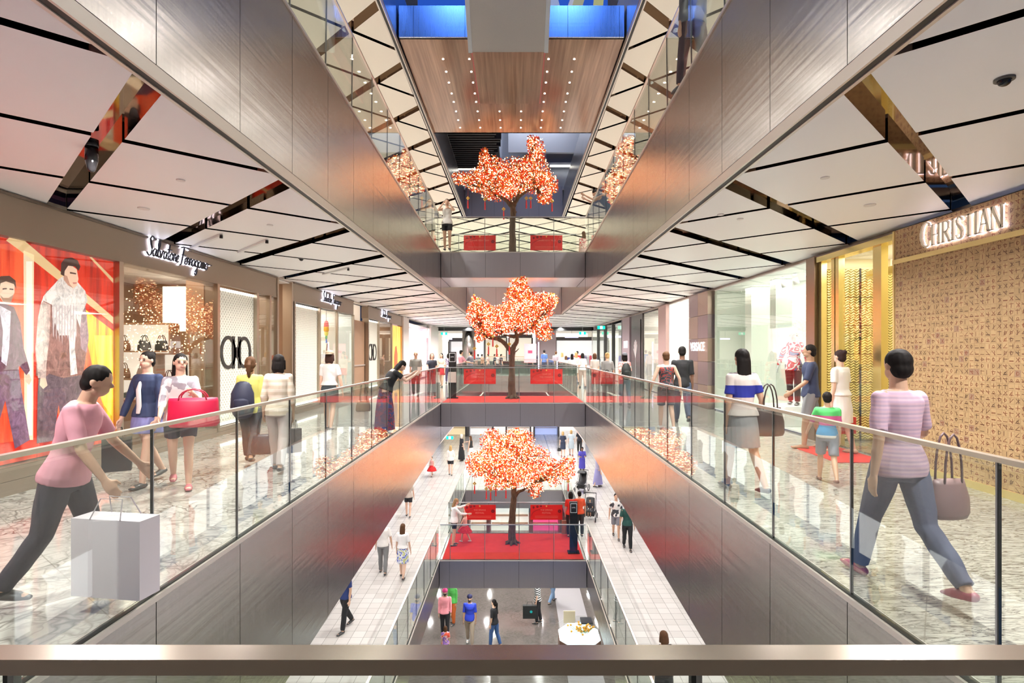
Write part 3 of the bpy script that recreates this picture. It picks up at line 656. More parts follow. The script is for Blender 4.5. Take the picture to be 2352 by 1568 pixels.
sg = thing('shop_sign', (WR-.17, 7.58, 3.13), 'glowing serif lettering high on the tan glyph wall', 'sign')
q = 0; hh = .30; fc = mat((.80, .74, .60), .35); glow = mat((1, .96, 1), .5, 0, 4, emcol=(.92, .84, 1.0))
for i, ch in enumerate('CHRISTIAN'):
    S, adv = serif(ch); k = 1.12 if i == 0 else .92; mb = MB(); mg = MB()
    for (xa, za, xb, zb, w) in S:
        a = (0, -(q+xa*hh*k*.72), za*hh*k); b = (0, -(q+xb*hh*k*.72), zb*hh*k)
        mb.bar(a, b, w*hh*.8, .03, V((1, 0, 0))); mg.bar((.022, a[1], a[2]), (.022, b[1], b[2]), w*hh*.8+.008, .01, V((1, 0, 0)))
    lo = mb.build('letter', fc, sg); mg.build('glow_back', glow, lo)
    q += adv*hh*k*.72+.012
# golden boutique entrance
GW = m_gold_wave()
room(1, 8.24, 10.32, 0.02, 3.45, 1.3, mat((.95, .90, .76), .5, 0, .4), mat((.9, .8, .5), .5), WHITE, 22, MARB_R)
gl = thing('gold_lattice_screen', (WR+.06, 10.24, 0.02), 'golden woven metal screen inside the boutique doorway beside the glyph wall', 'screen')
for j in range(2):
    for k in range(6): MB().box(j*.62, .61+j*.62, 0, .05, .03+k*.535, .55+k*.535).build('lattice_panel', GW, gl)
MB().box(.60, .625, -.02, .0, 0, 3.24).build('mullion', BLACK, gl)
mb = MB()
for y in (8.26, 8.62, 8.72, 9.75, 9.88, 10.30): mb.box(WR-.05, WR+.06, y-.05, y+.05, 0, 3.45)
mb.box(WR-.1, WR+.12, 8.2, 10.35, 3.38, 3.48); mb.box(WR+.7, WR+.8, 8.4, 10.1, 3.05, 3.18)
struct(mb.build(tr(), GOLD)); win(1, 8.72, 9.75, .02, 3.38)
struct(MB().box(WR-.12, WR+.2, 10.36, 10.66, 0, 3.5).build('wall_right', m_steel('brown_steel', (.34, .26, .21), .3, .05)))
struct(MB().box(WR-.9, WR-.1, 8.3, 9.7, .001, .012).build(tr(), CARPET))
# tall white display window with a mannequin
GG = mat((.80, .84, .74), .4)
room(1, 10.72, 15.9, 0.06, 3.47, 1.5, mat((.80, .86, .78), .5, 0, .3, name='lit_back'), mat((.66, .71, .62), .5), WHITE, 55, WHITE, lcol=(.97, 1, .94))
for a, b in zip((10.70, 12.3, 14.0), (12.29, 13.99, 15.9)): win(1, a, b, .06, 3.47)
struct(MB().box(WR+.5, WR+.9, 13.2, 13.5, .06, 3.47).box(WR+.6, WR+1.4, 14.8, 15.2, .06, 3.47).build(tr(), GG))
for i in range(4):
    o = thing('spotlight', (WR+.5, 11.2+i*.55, 3.46), 'white spotlight on the ceiling of the tall white display window', 'spotlight', 'spotlights of the white display window')
    MB().cyl((0, 0, -.04), .04, .04, 12).build('mount', WHITE, o); MB().tube([(0, 0, -.1), (.05, 0, -.24)], [.055, .065], 14, 'flat').build('lamp_head', WHITE, o, True)
# versace pier, bright window, etc.
pv = thing('shop_pier', (WR, 16.95, 0), 'brown metal clad pier carrying a small white lit shop name', 'pier')
PM = [m_steel('pier_a', (.46, .34, .28), .35, .1), m_steel('pier_b', (.38, .29, .30), .35, .1)]
for k in range(5):
    for j in range(2): MB().box(-.14, .1, -.88+j*.88, -.01+j*.88, k*.7+.004, k*.7+.696).build('cladding_panel', PM[(k+j) % 2], pv)
def text(name, s, size, loc, rot, m, parent=None, ext=.004, al='CENTER', shear=0):
    c = bpy.data.curves.new(name, 'FONT'); c.body = s; c.size = size; c.extrude = ext; c.align_x = al; c.align_y = 'CENTER'; c.shear = shear
    c.materials.append(m); o = bpy.data.objects.new(name, c); COL.objects.link(o); o.location = loc; o.rotation_euler = rot
    if parent: o.parent = parent
    return o
LW = mat((1, 1, 1), .5, 0, 1.6, name='lit_white')
t = text('letters', 'VERSACE', .34, (-.16, 0, 1.84), (pi/2, 0, -pi/2), LW, pv); t.scale = (.95, 1.15, 1)
room(1, 17.85, 20.65, 0.05, 3.47, 1.3, mat((.97, .98, .93), .5, 0, .5, name='lit_back2'), None, WHITE, 50, WHITE); win(1, 17.85, 20.65, .05, 3.47)
MB_ = mat((.52, .36, .34), .35, .3)
p2 = tag(MB().box(WR-.1, WR+.2, 20.7, 21.8, 0, 3.5).build('shop_pier', MB_), 'pinkish brown pier right of the dark clothes shop', 'pier')
room(1, 21.9, 24.7, 0.05, 3.4, 2.5, mat((.62, .60, .56), .5), None, mat((.45, .44, .42), .5), 110, TILE); win(1, 21.9, 24.7, .05, 3.4)
def clothes_rack(x, y, z, n, lab, cols, rz=0, L=1.2):
    o = thing('clothes_rack', (x, y, z), lab, 'clothes rack', None, rz)
    for q in (-1, 1): MB().tube([(0, q*L/2, 0), (0, q*L/2, 1.4)], [.015], 6).build('upright', mat((.7, .7, .7), .2, 1), o)
    MB().tube([(0, -L/2, 1.4), (0, L/2, 1.4)], [.013], 6).build('hanging_rail', mat((.7, .7, .7), .2, 1), o)
    for i in range(n):
        q = -L/2+.1+i*(L-.2)/max(n-1, 1)
        g = tag(MB().tube([(0, 0, 0), (0, 0, -.1), (0, 0, -.55), (0, 0, -.8)], [(.05, .02), (.2, .04), (.17, .035), (.19, .04)], 10, 'flat').build('garment', mat(cols[i % len(cols)], .8)), 'garment hanging on '+lab, 'garment', 'garments on '+lab)
        g.location = V((x, y, z+1.39))+Matrix.Rotation(rz, 3, 'Z') @ V((0, q, 0))
clothes_rack(7.2, 23.2, .05, 8, 'the rail in the dark clothes shop window', [(.6, .6, .6), (.1, .1, .1), (.5, .5, .52), (.75, .74, .72)], .2, 1.6)
struct(MB().box(WR-.05, WR+.2, 24.75, 27.2, 0, 3.45).build('wall_right', mat((.07, .06, .06), .25, .3)))
fp = thing('advertising_poster', (WR-.08, 26.0, 0), 'tall near black poster showing a pale flower', 'poster')
MB().box(0, .02, -.95, .95, .05, 3.2).build('backing', mat((.05, .045, .045), .25), fp)
for q in range(7):
    a = pi*(.15+.1*q); MB().prism([(-.03, 1.4), (.03, 1.4), (.5*cos(a)+.06, 1.5+.75*sin(a)), (.5*cos(a)-.06, 1.5+.78*sin(a))], 0, -.008-.0005*q, -.001).build('painted_petal', mat((.42+.05*(q % 3), .42, .42), .5), fp)
MB().prism([(-.03, .4), (.05, .4), (.03, 1.5), (-.03, 1.5)], 0, -.006, -.001).build('painted_stem', mat((.3, .3, .3), .5), fp)
p3 = thing('shop_pier', (WR-.1, 28.3, 0), 'purple grey pier with a small white lit sign', 'pier')
MB().box(0, .3, -.95, .95, 0, 3.45).build('cladding_panel', mat((.36, .28, .31), .4, .2), p3); MB().box(-.02, 0, -.5, .4, 1.9, 2.25).build('lit_sign', LW, p3)
room(1, 29.4, 41.2, .05, 3.3, 2.2, mat((.66, .68, .62), .4, 0, .25), None, mat((.3, .3, .3), .4), 180, TILE); 
for k in range(4): win(1, 29.4+k*2.95, 32.3+k*2.95, .05, 3.3)
struct(MB().box(WR-.1, WR+.1, 29.3, 29.45, 0, 3.4).box(WR-.1, WR+.1, 32.3, 32.42, 0, 3.4).box(WR-.1, WR+.1, 35.2, 35.4, 0, 3.4).box(WR-.1, WR+.1, 38.2, 38.32, 0, 3.4).build(tr(), mat((.05, .05, .05), .3)))
clothes_rack(6.9, 31, .05, 7, 'the nearer rail in the far right shop', [(.5, .1, .15), (.7, .65, .6), (.1, .1, .3)], 0, 1.6)
clothes_rack(6.9, 36, .05, 7, 'the further rail in the far right shop', [(.12, .14, .5), (.1, .1, .12), (.6, .6, .62)], 0, 1.6)

# handwritten lit shop name on the taupe header
def script_sign(yc, zc, L, lab):
    o = thing('shop_sign', (WL+.055, yc, zc), lab, 'sign')
    def cur(pts, k=1): return pts
    W = []   # strokes in letter units, x right, y up (x height 1)
    def S_(x): return [(x+1.0, 2.2), (x+.6, 2.5), (x+.25, 2.2), (x+.4, 1.5), (x+.7, .9), (x+.6, .2), (x+.15, 0), (x-.25, .3)]
    def a_(x): return [(x+.7, .85), (x+.35, 1), (x, .6), (x+.1, .05), (x+.45, .2), (x+.7, .9), (x+.65, .2), (x+.95, .1)]
    def l_(x): return [(x, .2), (x+.45, 1.6), (x+.4, 2.3), (x+.15, 2.0), (x+.15, .4), (x+.4, .05), (x+.6, .2)]
    def v_(x): return [(x, .9), (x+.25, .05), (x+.6, .95), (x+.85, .9)]
    def t_(x): return [(x+.3, 2.0), (x+.15, .4), (x+.35, .05), (x+.6, .2)]
    def o_(x): return [(x+.4, 1), (x+.05, .7), (x+.1, .1), (x+.5, .1), (x+.65, .7), (x+.4, 1), (x+.9, .85)]
    def r_(x): return [(x, .1), (x+.15, 1), (x+.5, .85), (x+.45, .2), (x+.7, .1)]
    def e_(x): return [(x+.05, .4), (x+.5, .6), (x+.4, 1), (x+.05, .6), (x+.15, .05), (x+.6, .15)]
    def g_(x): return [(x+.6, .85), (x+.3, 1), (x, .6), (x+.15, .1), (x+.55, .3), (x+.6, .85), (x+.5, -.8), (x+.2, -1.1), (x, -.7), (x+.8, .2)]
    def m_(x): return [(x, .1), (x+.1, .95), (x+.15, .1), (x+.4, .95), (x+.45, .1), (x+.7, .95), (x+.78, .15), (x+1.0, .15)]
    W = [S_(.2), a_(1.2), l_(2.1), v_(2.7), a_(3.6), t_(4.5), [(4.4, 1.35), (5.3, 1.4)], o_(5.0), r_(5.9), e_(6.6),
         [(8.3, 2.2), (8.1, 1.0), (7.9, 0), (7.6, -.2)], [(7.6, 2.2), (8.4, 2.35), (9.8, 2.2)], [(7.9, 1.2), (8.8, 1.25)], e_(8.7), r_(9.3), r_(10.0), a_(10.7), g_(11.6), a_(12.5), m_(13.4), o_(14.4), [(15.1, .9), (16.2, .9)]]
    k = L/16.4; fc_ = mat((.02, .02, .03), .3); gm = mat((1, 1, 1), .5, 0, 4, emcol=(.80, .78, 1.0))
    for st in W:
        sm = []
        for i in range(len(st)-1):
            p0, p1, p2, p3 = st[max(i-1, 0)], st[i], st[i+1], st[min(i+2, len(st)-1)]
            for t in (0, .33, .66):
                sm.append(tuple(.5*((2*p1[c])+(-p0[c]+p2[c])*t+(2*p0[c]-5*p1[c]+4*p2[c]-p3[c])*t*t+(-p0[c]+3*p1[c]-3*p2[c]+p3[c])*t**3) for c in (0, 1)))
        sm.append(st[-1])
        pts = [(.03, (x+.18*y-8.2)*k, (y-.6)*k*1.15) for x, y in sm]
        lo = MB().tube(pts, [.013], 6, side=V((0, 0, 1))).build('letter_stroke', fc_, o, True)
        MB().tube([(-.012, p[1], p[2]) for p in pts], [.0175], 6, side=V((0, 0, 1))).build('glow_back', gm, lo, True)
script_sign(9.65, 3.33, 1.85, 'glowing handwritten shop name on the header above the shoe window, nearest of three')
script_sign(17.6, 3.33, 1.85, 'glowing handwritten shop name above the patterned panel, middle of three')
script_sign(25.0, 3.33, 1.85, 'glowing handwritten shop name farthest along the left wall')
# ------------------------------------------------------------------ far end of the viewer's floor
CREAM = mat((.88, .84, .76), .5); LITW = mat((1, .97, .9), .5, 0, .7, name='lit_shop_wall')
struct(MB().box(-9, 9, 60, 60.2, -.2, 4.2).build('wall_back', LITW))
struct(MB().box(-8, 8, 41.6, 60, 3.75, 3.95).build('ceiling', mat((.62, .60, .58), .5)))
for s in (-1, 1): struct(MB().box(s*8, s*8.2, 41.4, 60, 0, 4).build('wall_left' if s < 0 else 'wall_right', CREAM))
struct(MB().box(-8, -5.9, 41.4, 41.6, 0, 3.6).box(5.9, 8, 41.4, 41.6, 0, 3.6).build('wall_back', mat((.6, .56, .54), .4)))
for x in (-5, -1.7, 1.7, 5):
    for y in (44, 49, 55): lamp(x, y, 3.7, 90, .2)
def col(x, y, r, h, z, lab, m): tag(MB().cyl((x, y, z), r, h, 32).build('column', m, smooth=True), lab, 'column')
col(-3.55, 37.6+4.6, .52, 3.75, 0, 'round brushed metal column left of the cafe', STEEL)
tag(MB().box(1.7, 3.3, 43.5, 44.5, 0, 3.75).build('column', mat((.42, .36, .37), .4, .2)), 'square purple grey column right of the middle tree', 'column')
# far shop fronts: framed bright boxes
def far_shop(x0, x1, y, h, lab, wc, z=0, e=1.2, fr=None):
    o = thing('boutique', ((x0+x1)/2, y, z), lab, 'boutique'); w = (x1-x0)/2; fr = fr or mat((.10, .09, .09), .4)
    MB().box(-w, w, 1.2, 1.25, 0, h).build('back_wall', mat(wc, .5, 0, e*.6), o)
    for q in (-1, 1): MB().box(q*w-.06, q*w+.06, 0, 1.2, 0, h).build('side_pier', fr, o)
    MB().box(-w, w, -.02, 1.2, h, h+.3).build('header', fr, o)
    for k in (1, 2): MB().box(-w+.1, w-.1, .9, 1.2, h*.22*k, h*.22*k+.03).build('shelf_board', mat((.6, .45, .3), .5), o)
    return o
far_shop(-5.7, -4.1, 47, 2.6, 'bright white shop front at the far end, leftmost', (1, .96, .95))
far_shop(-2.6, -.7, 46.5, 2.9, 'cream lit cafe front behind the middle tree, left half', (.98, .88, .68), e=1.0)
far_shop(-.5, 1.5, 46.5, 2.9, 'cream lit cafe front behind the middle tree, right half', (1, .93, .76), e=1.1)
far_shop(3.6, 7.2, 47.5, 2.7, 'white fashion shop front at the far end, right of the purple column', (1, .98, .96), e=1.3)
def dress(x, y, z, c, lab): tag(MB().tube([(x, y, z+1.2), (x, y, z+1.0), (x, y, z+.8), (x, y, z)], [(.12, .05), (.2, .1), (.14, .09), (.28, .16)], 14, 'flat').build('dress', mat(c, .7), smooth=True), lab, 'dress')
dress(4.6, 46.8, .01, (.08, .12, .5), 'blue dress on display in the far white fashion shop, left one'); dress(5.3, 46.8, .01, (.10, .12, .36), 'navy dress on display in the far white fashion shop, right one')
clothes_rack(6.6, 44.5, 0, 9, 'the rail of dark clothes at the far right', [(.3, .28, .4), (.1, .1, .1), (.7, .1, .15), (.7, .7, .7)], pi/2, 1.8)
counter = thing('cafe_counter', (-.4, 43.4, 0), 'long grey cafe counter behind the far balustrade', 'counter')
MB().box(-1.9, 1.9, -.3, .3, 0, .95).build('counter_body', mat((.15, .17, .15), .4), counter); MB().box(-2, 2, -.35, .35, .95, 1.0).build('counter_top', mat((.7, .68, .62), .2), counter)
sb = thing('sign_board', (-.75, 41.9, .35), 'black board with a white 3 before the cafe', 'sign board'); MB().box(-.75, .75, 0, .04, 0, .6).build('board', mat((.02, .02, .02), .4), sb)
text('numeral', '3', .5, (.45, -.01, .3), (pi/2, 0, 0), LW, sb)
tag(MB().box(-.03, .03, -.03, .03, 0, 2.4).build('light_tube', mat((.9, .8, 1), .5, 0, 5, emcol=(.75, .55, 1)), loc=(1.75, 39.6, 0)), 'upright violet white light tube right of the middle tree', 'light')
pb = thing('sign_board', (1.15, 40.2, 0), 'pink poster board standing right of the middle tree', 'sign board')
MB().box(-.45, .45, 0, .04, .9, 2.3).build('board', mat((.85, .38, .40), .5), pb); MB().box(-.16, .16, -.01, 0, 1.6, 1.8).build('printed_patch', mat((.7, .04, .1), .5), pb)
for q in (-1, 1): MB().box(q*.3-.02, q*.3+.02, 0, .04, 0, .9).build('leg', BLACK, pb)
GRN = mat((0, .55, .35), .5, 0, 1.6, emcol=(0, .62, .38))
def exit_sign(p, w, lab, rod=.25):
    rod = ((-1.3 if p.z < 0 else 3.58 if p.y < 41.3 else 3.74)-p.z)-w*.21
    o = thing('exit_sign', p, lab, 'exit sign'); h = w*.42
    MB().box(-w/2, w/2, -.03, .03, -h/2, h/2).build('sign_box', GRN, o)
    MB().mat(0).box(-w*.16, w*.16, -.036, -.03, -h*.4, h*.4).build('white_field', LW, o)
    MB().ell((0, -.042, h*.25), (h*.08, .004, h*.08), 8, 6).tube([(0, -.042, h*.15), (0, -.042, -h*.08)], [(h*.07, .004)], 6).tube([(0, -.042, -h*.08), (h*.15, -.042, -h*.32)], [(h*.05, .004)], 6).tube([(0, -.042, -h*.08), (-h*.12, -.042, -h*.34)], [(h*.05, .004)], 6).build('running_figure', GRN, o)
    MB().tube([(0, 0, h/2), (0, 0, h/2+rod)], [.008], 6).build('rod', mat((.6, .6, .6), .3, .8), o)
exit_sign(at(1381, 752, 33), .46, 'green running man exit sign on the right, nearest of three', .28)
exit_sign(at(1338, 765, 40.5), .50, 'green running man exit sign on the right of the tree, smaller and farther', .40)
exit_sign(at(1020, 766, 41), .46, 'green running man exit sign at the far left', .36)
exit_sign(at(1033, 1005, 31), .40, 'green exit sign hanging over the floor below', .7)
hp = at(1313, 773, 41); hs = thing('hanging_sign', hp, 'long violet blue lit hanging sign at the far right', 'sign'); MB().box(-.5, .5, -.03, .03, -.07, .07).build('sign_box', mat((.8, .8, 1), .5, 0, 3, emcol=(.55, .5, 1)), hs)
MB().tube([(0, 0, .07), (0, 0, 3.575-hp.z)], [.01], 6).build('rod', BLACK, hs)
hp = at(1027, 778, 45); hs = thing('hanging_sign', hp, 'long violet blue lit hanging sign at the far left', 'sign'); MB().box(-.4, .4, -.03, .03, -.06, .06).build('sign_box', mat((.8, .8, 1), .5, 0, 3, emcol=(.55, .5, 1)), hs)
MB().tube([(0, 0, .06), (0, 0, 3.745-hp.z)], [.01], 6).build('rod', BLACK, hs)
# ------------------------------------------------------------------ walls of the other floors
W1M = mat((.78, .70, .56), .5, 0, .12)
struct(MB().box(-6.5, -6.3, -3, 44, 5.0, 8.7).build('wall_left', W1M)); struct(MB().box(6.3, 6.5, -3, 44, 5.0, 8.7).build('wall_right', W1M)); struct(MB().box(-6.4, 6.4, 42, 42.2, 5, 8.7).build('wall_back', W1M))
def lower_wall(s):
    """shop fronts of the floor below, seen in the glass and far off"""
    rnd = random.Random(40+s); y = 2.0; x = s*6.1; z = LZ[-1]; i = 0
    mbw = MB()
    while y < 46:
        w = rnd.choice([2.4, 3.2, 4.0]); c = rnd.choice([(.92, .92, .95), (.95, .9, .85), (.9, .94, .96)])
        mbw.mat(0).box(x, x+s*.2, y, y+.4, z, z+3.6).box(x, x+s*.2, y, y+w, z+2.9, z+3.6)
        struct(MB().box(x+s*1.0, x+s*1.1, y+.4, y+w, z, z+2.9).build('wall_left' if s < 0 else 'wall_right', mat(c, .5, 0, 1.1)))
        for k in range(2): 
            cc = rnd.choice([(.7, .1, .1), (.5, .5, .55), (.8, .75, .75), (.75, .7, .66)])
            q = y+.7+k*(w-1)/3
            tag(MB().tube([(0, 0, 0), (0, 0, .6), (0, 0, 1.2), (0, 0, 1.45)], [(.2, .16), (.13, .1), (.2, .12), (.05, .05)], 10, 'flat').build('display_garment', mat(cc, .7), loc=(x+s*.6, q, z+.006), smooth=True), 'garment on a stand in the lit shop windows one floor below', 'garment', 'garments in the windows one floor below')
        y += w
    struct(mbw.build('wall_left' if s < 0 else 'wall_right', mat((.5, .45, .42), .4)))
lower_wall(-1); lower_wall(1)
struct(MB().box(-6.2, 6.2, 48, 48.2, LZ[-1], -1.5).build('wall_back', mat((.95, .9, .82), .5, 0, .9)))
for i, (x, lab, c) in enumerate([(-5.0, 'shelves of bottles at the far end one floor below, left of the tree', (.95, .8, .5)), (-2.8, 'white display wall at the far end one floor below', (1, 1, 1)), (.3, 'pale display wall behind the lower tree', (1, .93, .9)), (2.6, 'blue lit screen shop at the far end one floor below', (.5, .6, 1))]):
    far_shop(x-1.0, x+1.0, 44.5, 2.6, lab, c, LZ[-1], 1.1)
# ground floor: lit shop fronts behind the lower bridge
z2 = LZ[-2]
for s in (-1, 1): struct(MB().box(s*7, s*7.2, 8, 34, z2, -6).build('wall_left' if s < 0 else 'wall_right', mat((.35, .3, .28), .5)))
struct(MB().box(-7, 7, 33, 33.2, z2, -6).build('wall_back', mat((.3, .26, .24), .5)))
for i, (x0, x1, lab, c) in enumerate([(-2.6, -1.5, 'white boutique front on the ground floor, left of the trunk', (1, .95, .88)), (-1.4, .9, 'bright boutique front on the ground floor behind the trunk', (.98, .98, .94)), (1.0, 2.6, 'pink lit boutique front on the ground floor', (.95, .12, .35))]):
    far_shop(x0, x1, 30.5, 2.1, lab, c, z2, 1.3)
struct(MB().box(-7, 7, 29.5, 32.9, z2, z2+.01).build('floor', TILE))
tag(MB().box(-3.2, 4.2, 15.2, 17.05, 0, .02).build('floor_mat', mat((.62, .68, .38), .6), loc=(0, 0, z2)), 'pale green floor mat on the ground floor under the near handrail', 'mat')
struct(MB().box(1.75, 2.9, 16, 24, z2, z2+.006).build('trim_98', mat((.30, .28, .29), .6)))

# ------------------------------------------------------------------ upper floors: wood soffit lights, escalator, blue space
for k, y in enumerate((13.06, 13.65, 14.2, 14.8, 15.3, 15.9, 16.5, 17.06)):
    for x in (-1.65, -1.02, -.38, .25, .88, 1.5):
        if abs(x+.07) < .5 and k < 5: continue
        tag(MB().cyl((0, 0, -.012), .024, .012, 14).build('soffit_light', mat((1, .97, .9), .5, 0, 9), loc=(x, y, 8.719)), 'tiny round light recessed in the wood soffit of the top bridge', 'light', 'soffit lights of the top bridge')
es = thing('escalator', (-.07, 14.5, 8.3), 'escalator underside clad in grey metal and striped wood, high in the middle', 'escalator')
w = .79
MB().box(-w, w, -2.5, 0, 0, .1).build('wood_soffit', WOOD, es)
mb = MB()
for s in (-1, 1): mb.box(s*w, s*(w+.03), -2.5, 0, -.0, .9)
mb.build('side_cladding', mat((.4, .1, .09), .4, .3), es)
GRY = m_steel('grey_soffit', (.60, .53, .45), .42, .02)
mb = MB(); y0, z0, y1, z1 = -2.5, .0, -9.5, 5.3
mb.hexa([(-w, y0, z0), (w, y0, z0), (w, y1, z1), (-w, y1, z1), (-w, y0, z0+.1), (w, y0, z0+.1), (w, y1, z1+.1), (-w, y1, z1+.1)]); mb.build('inclined_soffit', GRY, es)
for s in (-1, 1):
    MB().hexa([(s*w, y0, z0-.02), (s*(w+.09), y0, z0-.02), (s*(w+.09), y1, z1-.02), (s*w, y1, z1-.02), (s*w, y0, z0+.9), (s*(w+.09), y0, z0+.9), (s*(w+.09), y1, z1+.9), (s*w, y1, z1+.9)]).build('truss_side', mat((.75, .73, .68), .3, .6), es)
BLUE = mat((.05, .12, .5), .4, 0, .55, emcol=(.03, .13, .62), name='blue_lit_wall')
struct(MB().box(-7.2, 7.2, 30, 30.1, 13.6, 20).build('wall_back', mat((.04, .06, .12), .4)))
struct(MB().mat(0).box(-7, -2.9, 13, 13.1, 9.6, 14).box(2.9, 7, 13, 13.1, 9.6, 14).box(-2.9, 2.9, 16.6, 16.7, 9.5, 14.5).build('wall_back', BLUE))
for i, (x, c, a) in enumerate([(-1.15, (.25, .45, 1), 0), (1.25, (.55, .50, .25), .3), (1.7, (.5, .55, .65), -.25), (2.25, (.65, .6, .2), .1), (1.0, (.55, .55, .6), .35)]):
    o = MB().box(-.02 if i == 0 else -.14, .02 if i == 0 else .14, 0, .03, 0, 2.5).build('lit_banner', mat(c, .5, 0, 2.5 if i == 0 else .5)); o.location = (x, 15.4+i*.05, 9.6); o.rotation_euler = (0, a, 0)
    tag(o, ['thin vertical blue light line beyond the top bridge', 'olive slanted strip beyond the top bridge', 'grey slanted strip beyond the top bridge', 'yellow strip beyond the top bridge at the right', 'pale strip beside the escalator beyond the top bridge'][i], 'light strip')
for s in (-1, 1):
    struct(MB().box(s*7, s*7.2, -3, 30, 10, 20).build('wall_left' if s < 0 else 'wall_right', mat((.05, .07, .14), .5)))
# dark slatted canopy over the further opening
cn = thing('slatted_canopy', (-1.9, 24, 11.1), 'dark slatted canopy hanging above the upper tree', 'canopy')
mb = MB()
for k in range(30):
    L = 3.1-.05*abs(k-16)-.12*(k % 3); mb.box(-1.7, -1.7+L, k*.27-4, k*.27-3.9, 0, .3)
mb.build('slats', mat((.012, .012, .014), .6), cn); MB().box(-1.8, 1.2, -4.1, 4.2, .3, .4).build('backing', BLACK, cn)
for q in (-1.5, 1.1): MB().tube([(q, 0, .4), (q, 0, 6)], [.02], 6).build('hanger', BLACK, cn)
PAN = mat((.42, .44, .50), .4, .4)
struct(MB().box(-5.5, 5.5, 29.5, 29.6, 10.1, 18).build('wall_back', mat((.34, .37, .44), .35, .3)))
struct(MB().box(-5.2, 5.2, 28.9, 29.4, 11.6, 11.75).box(1.4, 1.7, 28.6, 29, 10.1, 15).box(-.3, 5.2, 28.4, 28.6, 12.1, 14.2).build(tr(), PAN))
struct(MB().box(-5.2, -1.2, 28.8, 28.9, 11.35, 11.42).box(1.9, 5.2, 28.8, 28.9, 11.5, 11.58).build(tr(), mat((1, .97, .85), .5, 0, 3)))
for x in (-2.2, .4, 2.2): lamp(x, 26.5, 15.5, 90, .15, (.85, .9, 1), rot=(.5, 0, 0))  # hidden tilted lamps, added to brighten the top back wall
struct(MB().box(-7.2, 7.2, -3, 30, 18.5, 18.6).build('ceiling', mat((.3, .32, .4), .5)))
# ------------------------------------------------------------------ banners on the bridge rails, black totems
def banner(x, lv, l1, l2, lab, py0=845):
    z = {0: EYE-(847-HY)*20.8/F, 1: EYE-(541-HY)*20.8/F, -1: EYE-(1158-HY)*20.8/F}[lv]
    o = thing('red_banner', (x, 20.74, z), lab, 'banner'); w, h = 1.22, .57
    MB().box(-w/2, w/2, 0, .008, -h, 0).build('cloth', mat((.66, .02, .02), .55, name='banner_red'), o)
    PK = mat((.80, .30, .24), .5); DK = mat((.18, .01, .02), .5)
    text('letters', l1, .085, (0, -.006, -.20), (pi/2, 0, 0), PK, o, .001); text('letters', l2, .085, (0, -.006, -.31), (pi/2, 0, 0), PK, o, .001)
    for r in (0, 1): MB().box(-w*.36, w*.36, -.005, -.001, -.44-.05*r, -.425-.05*r).build('small_print', mat((.74, .16, .12), .5), o)
    for (fx, fz, r) in ((w*.41, -.24, .07), (-w*.28, -.07, .05), (-w*.40, -.10, .045), (-w*.17, -.05, .04)):
        mb = MB()
        for k in range(6): a = k*pi/3; mb.ell((fx+r*.6*cos(a), -.003, fz+r*.6*sin(a)), (r*.42, .002, r*.42), 8, 4)
        mb.build('printed_flower', DK, o)
    mb = MB(); mb.tube([(-w*.5+.03, -.003, -.42), (-w*.42, -.003, -.28), (-w*.3, -.003, -.2), (-w*.15, -.003, -.14)], [.006], 6).build('printed_branch', DK, o)
    MB().ell((0, -.004, -.05), (.03, .002, .03), 10, 6).build('printed_crest', mat((.8, .5, .15), .5), o)
bl, br = -1.28, 1.26
banner(bl, 0, 'YEAR OF', 'THE MONKEY', 'red YEAR OF THE MONKEY banner left of the middle tree trunk'); banner(br, 0, 'YEAR OF', 'THE MONKEY', 'red YEAR OF THE MONKEY banner right of the middle tree trunk')
banner(bl, -1, 'THE SPRING', 'FESTIVAL', 'red SPRING FESTIVAL banner left of the lower tree trunk'); banner(br, -1, 'THE SPRING', 'FESTIVAL', 'red SPRING FESTIVAL banner right of the lower tree trunk')
banner(bl, 1, 'LUNAR NEW YEAR', '', 'red banner on the upper bridge left of the trunk'); banner(br, 1, 'LUNAR NEW YEAR', '', 'red banner on the upper bridge right of the trunk')
def totem(x, y, z, h, lab, mid=True):
    o = thing('directory_totem', (x, y, z), lab, 'totem'); B = mat((.012, .012, .013), .2)
    MB().box(-.2, .2, -.15, .15, 0, .035).build('base_plate', B, o); MB().box(-.135, .135, -.07, .07, .035, h).build('column_body', B, o)
    MB().mat(0).box(-.11, .11, -.078, -.07, h-.36, h-.04).mat(1).box(-.095, .095, -.082, -.078, h-.345, h-.055).build('framed_notice', [mat((.75, .75, .75), .4), B], o)
    text('letters', 'LEVEL', .05, (0, -.084, h-.18), (pi/2, 0, 0), mat((.7, .7, .7), .5), o, .001)
    if mid: MB().box(-.135, .135, -.074, -.07, h*.34, h*.57).build('poster_patch', mat((.50, .42, .38), .5), o)
totem(-2.2, 19.75, .012, 1.68, 'black totem with a framed notice on the middle bridge')
totem(2.08, 18.75, LZ[-1]+.012, 1.75, 'black totem with a framed notice on the lower bridge', False)

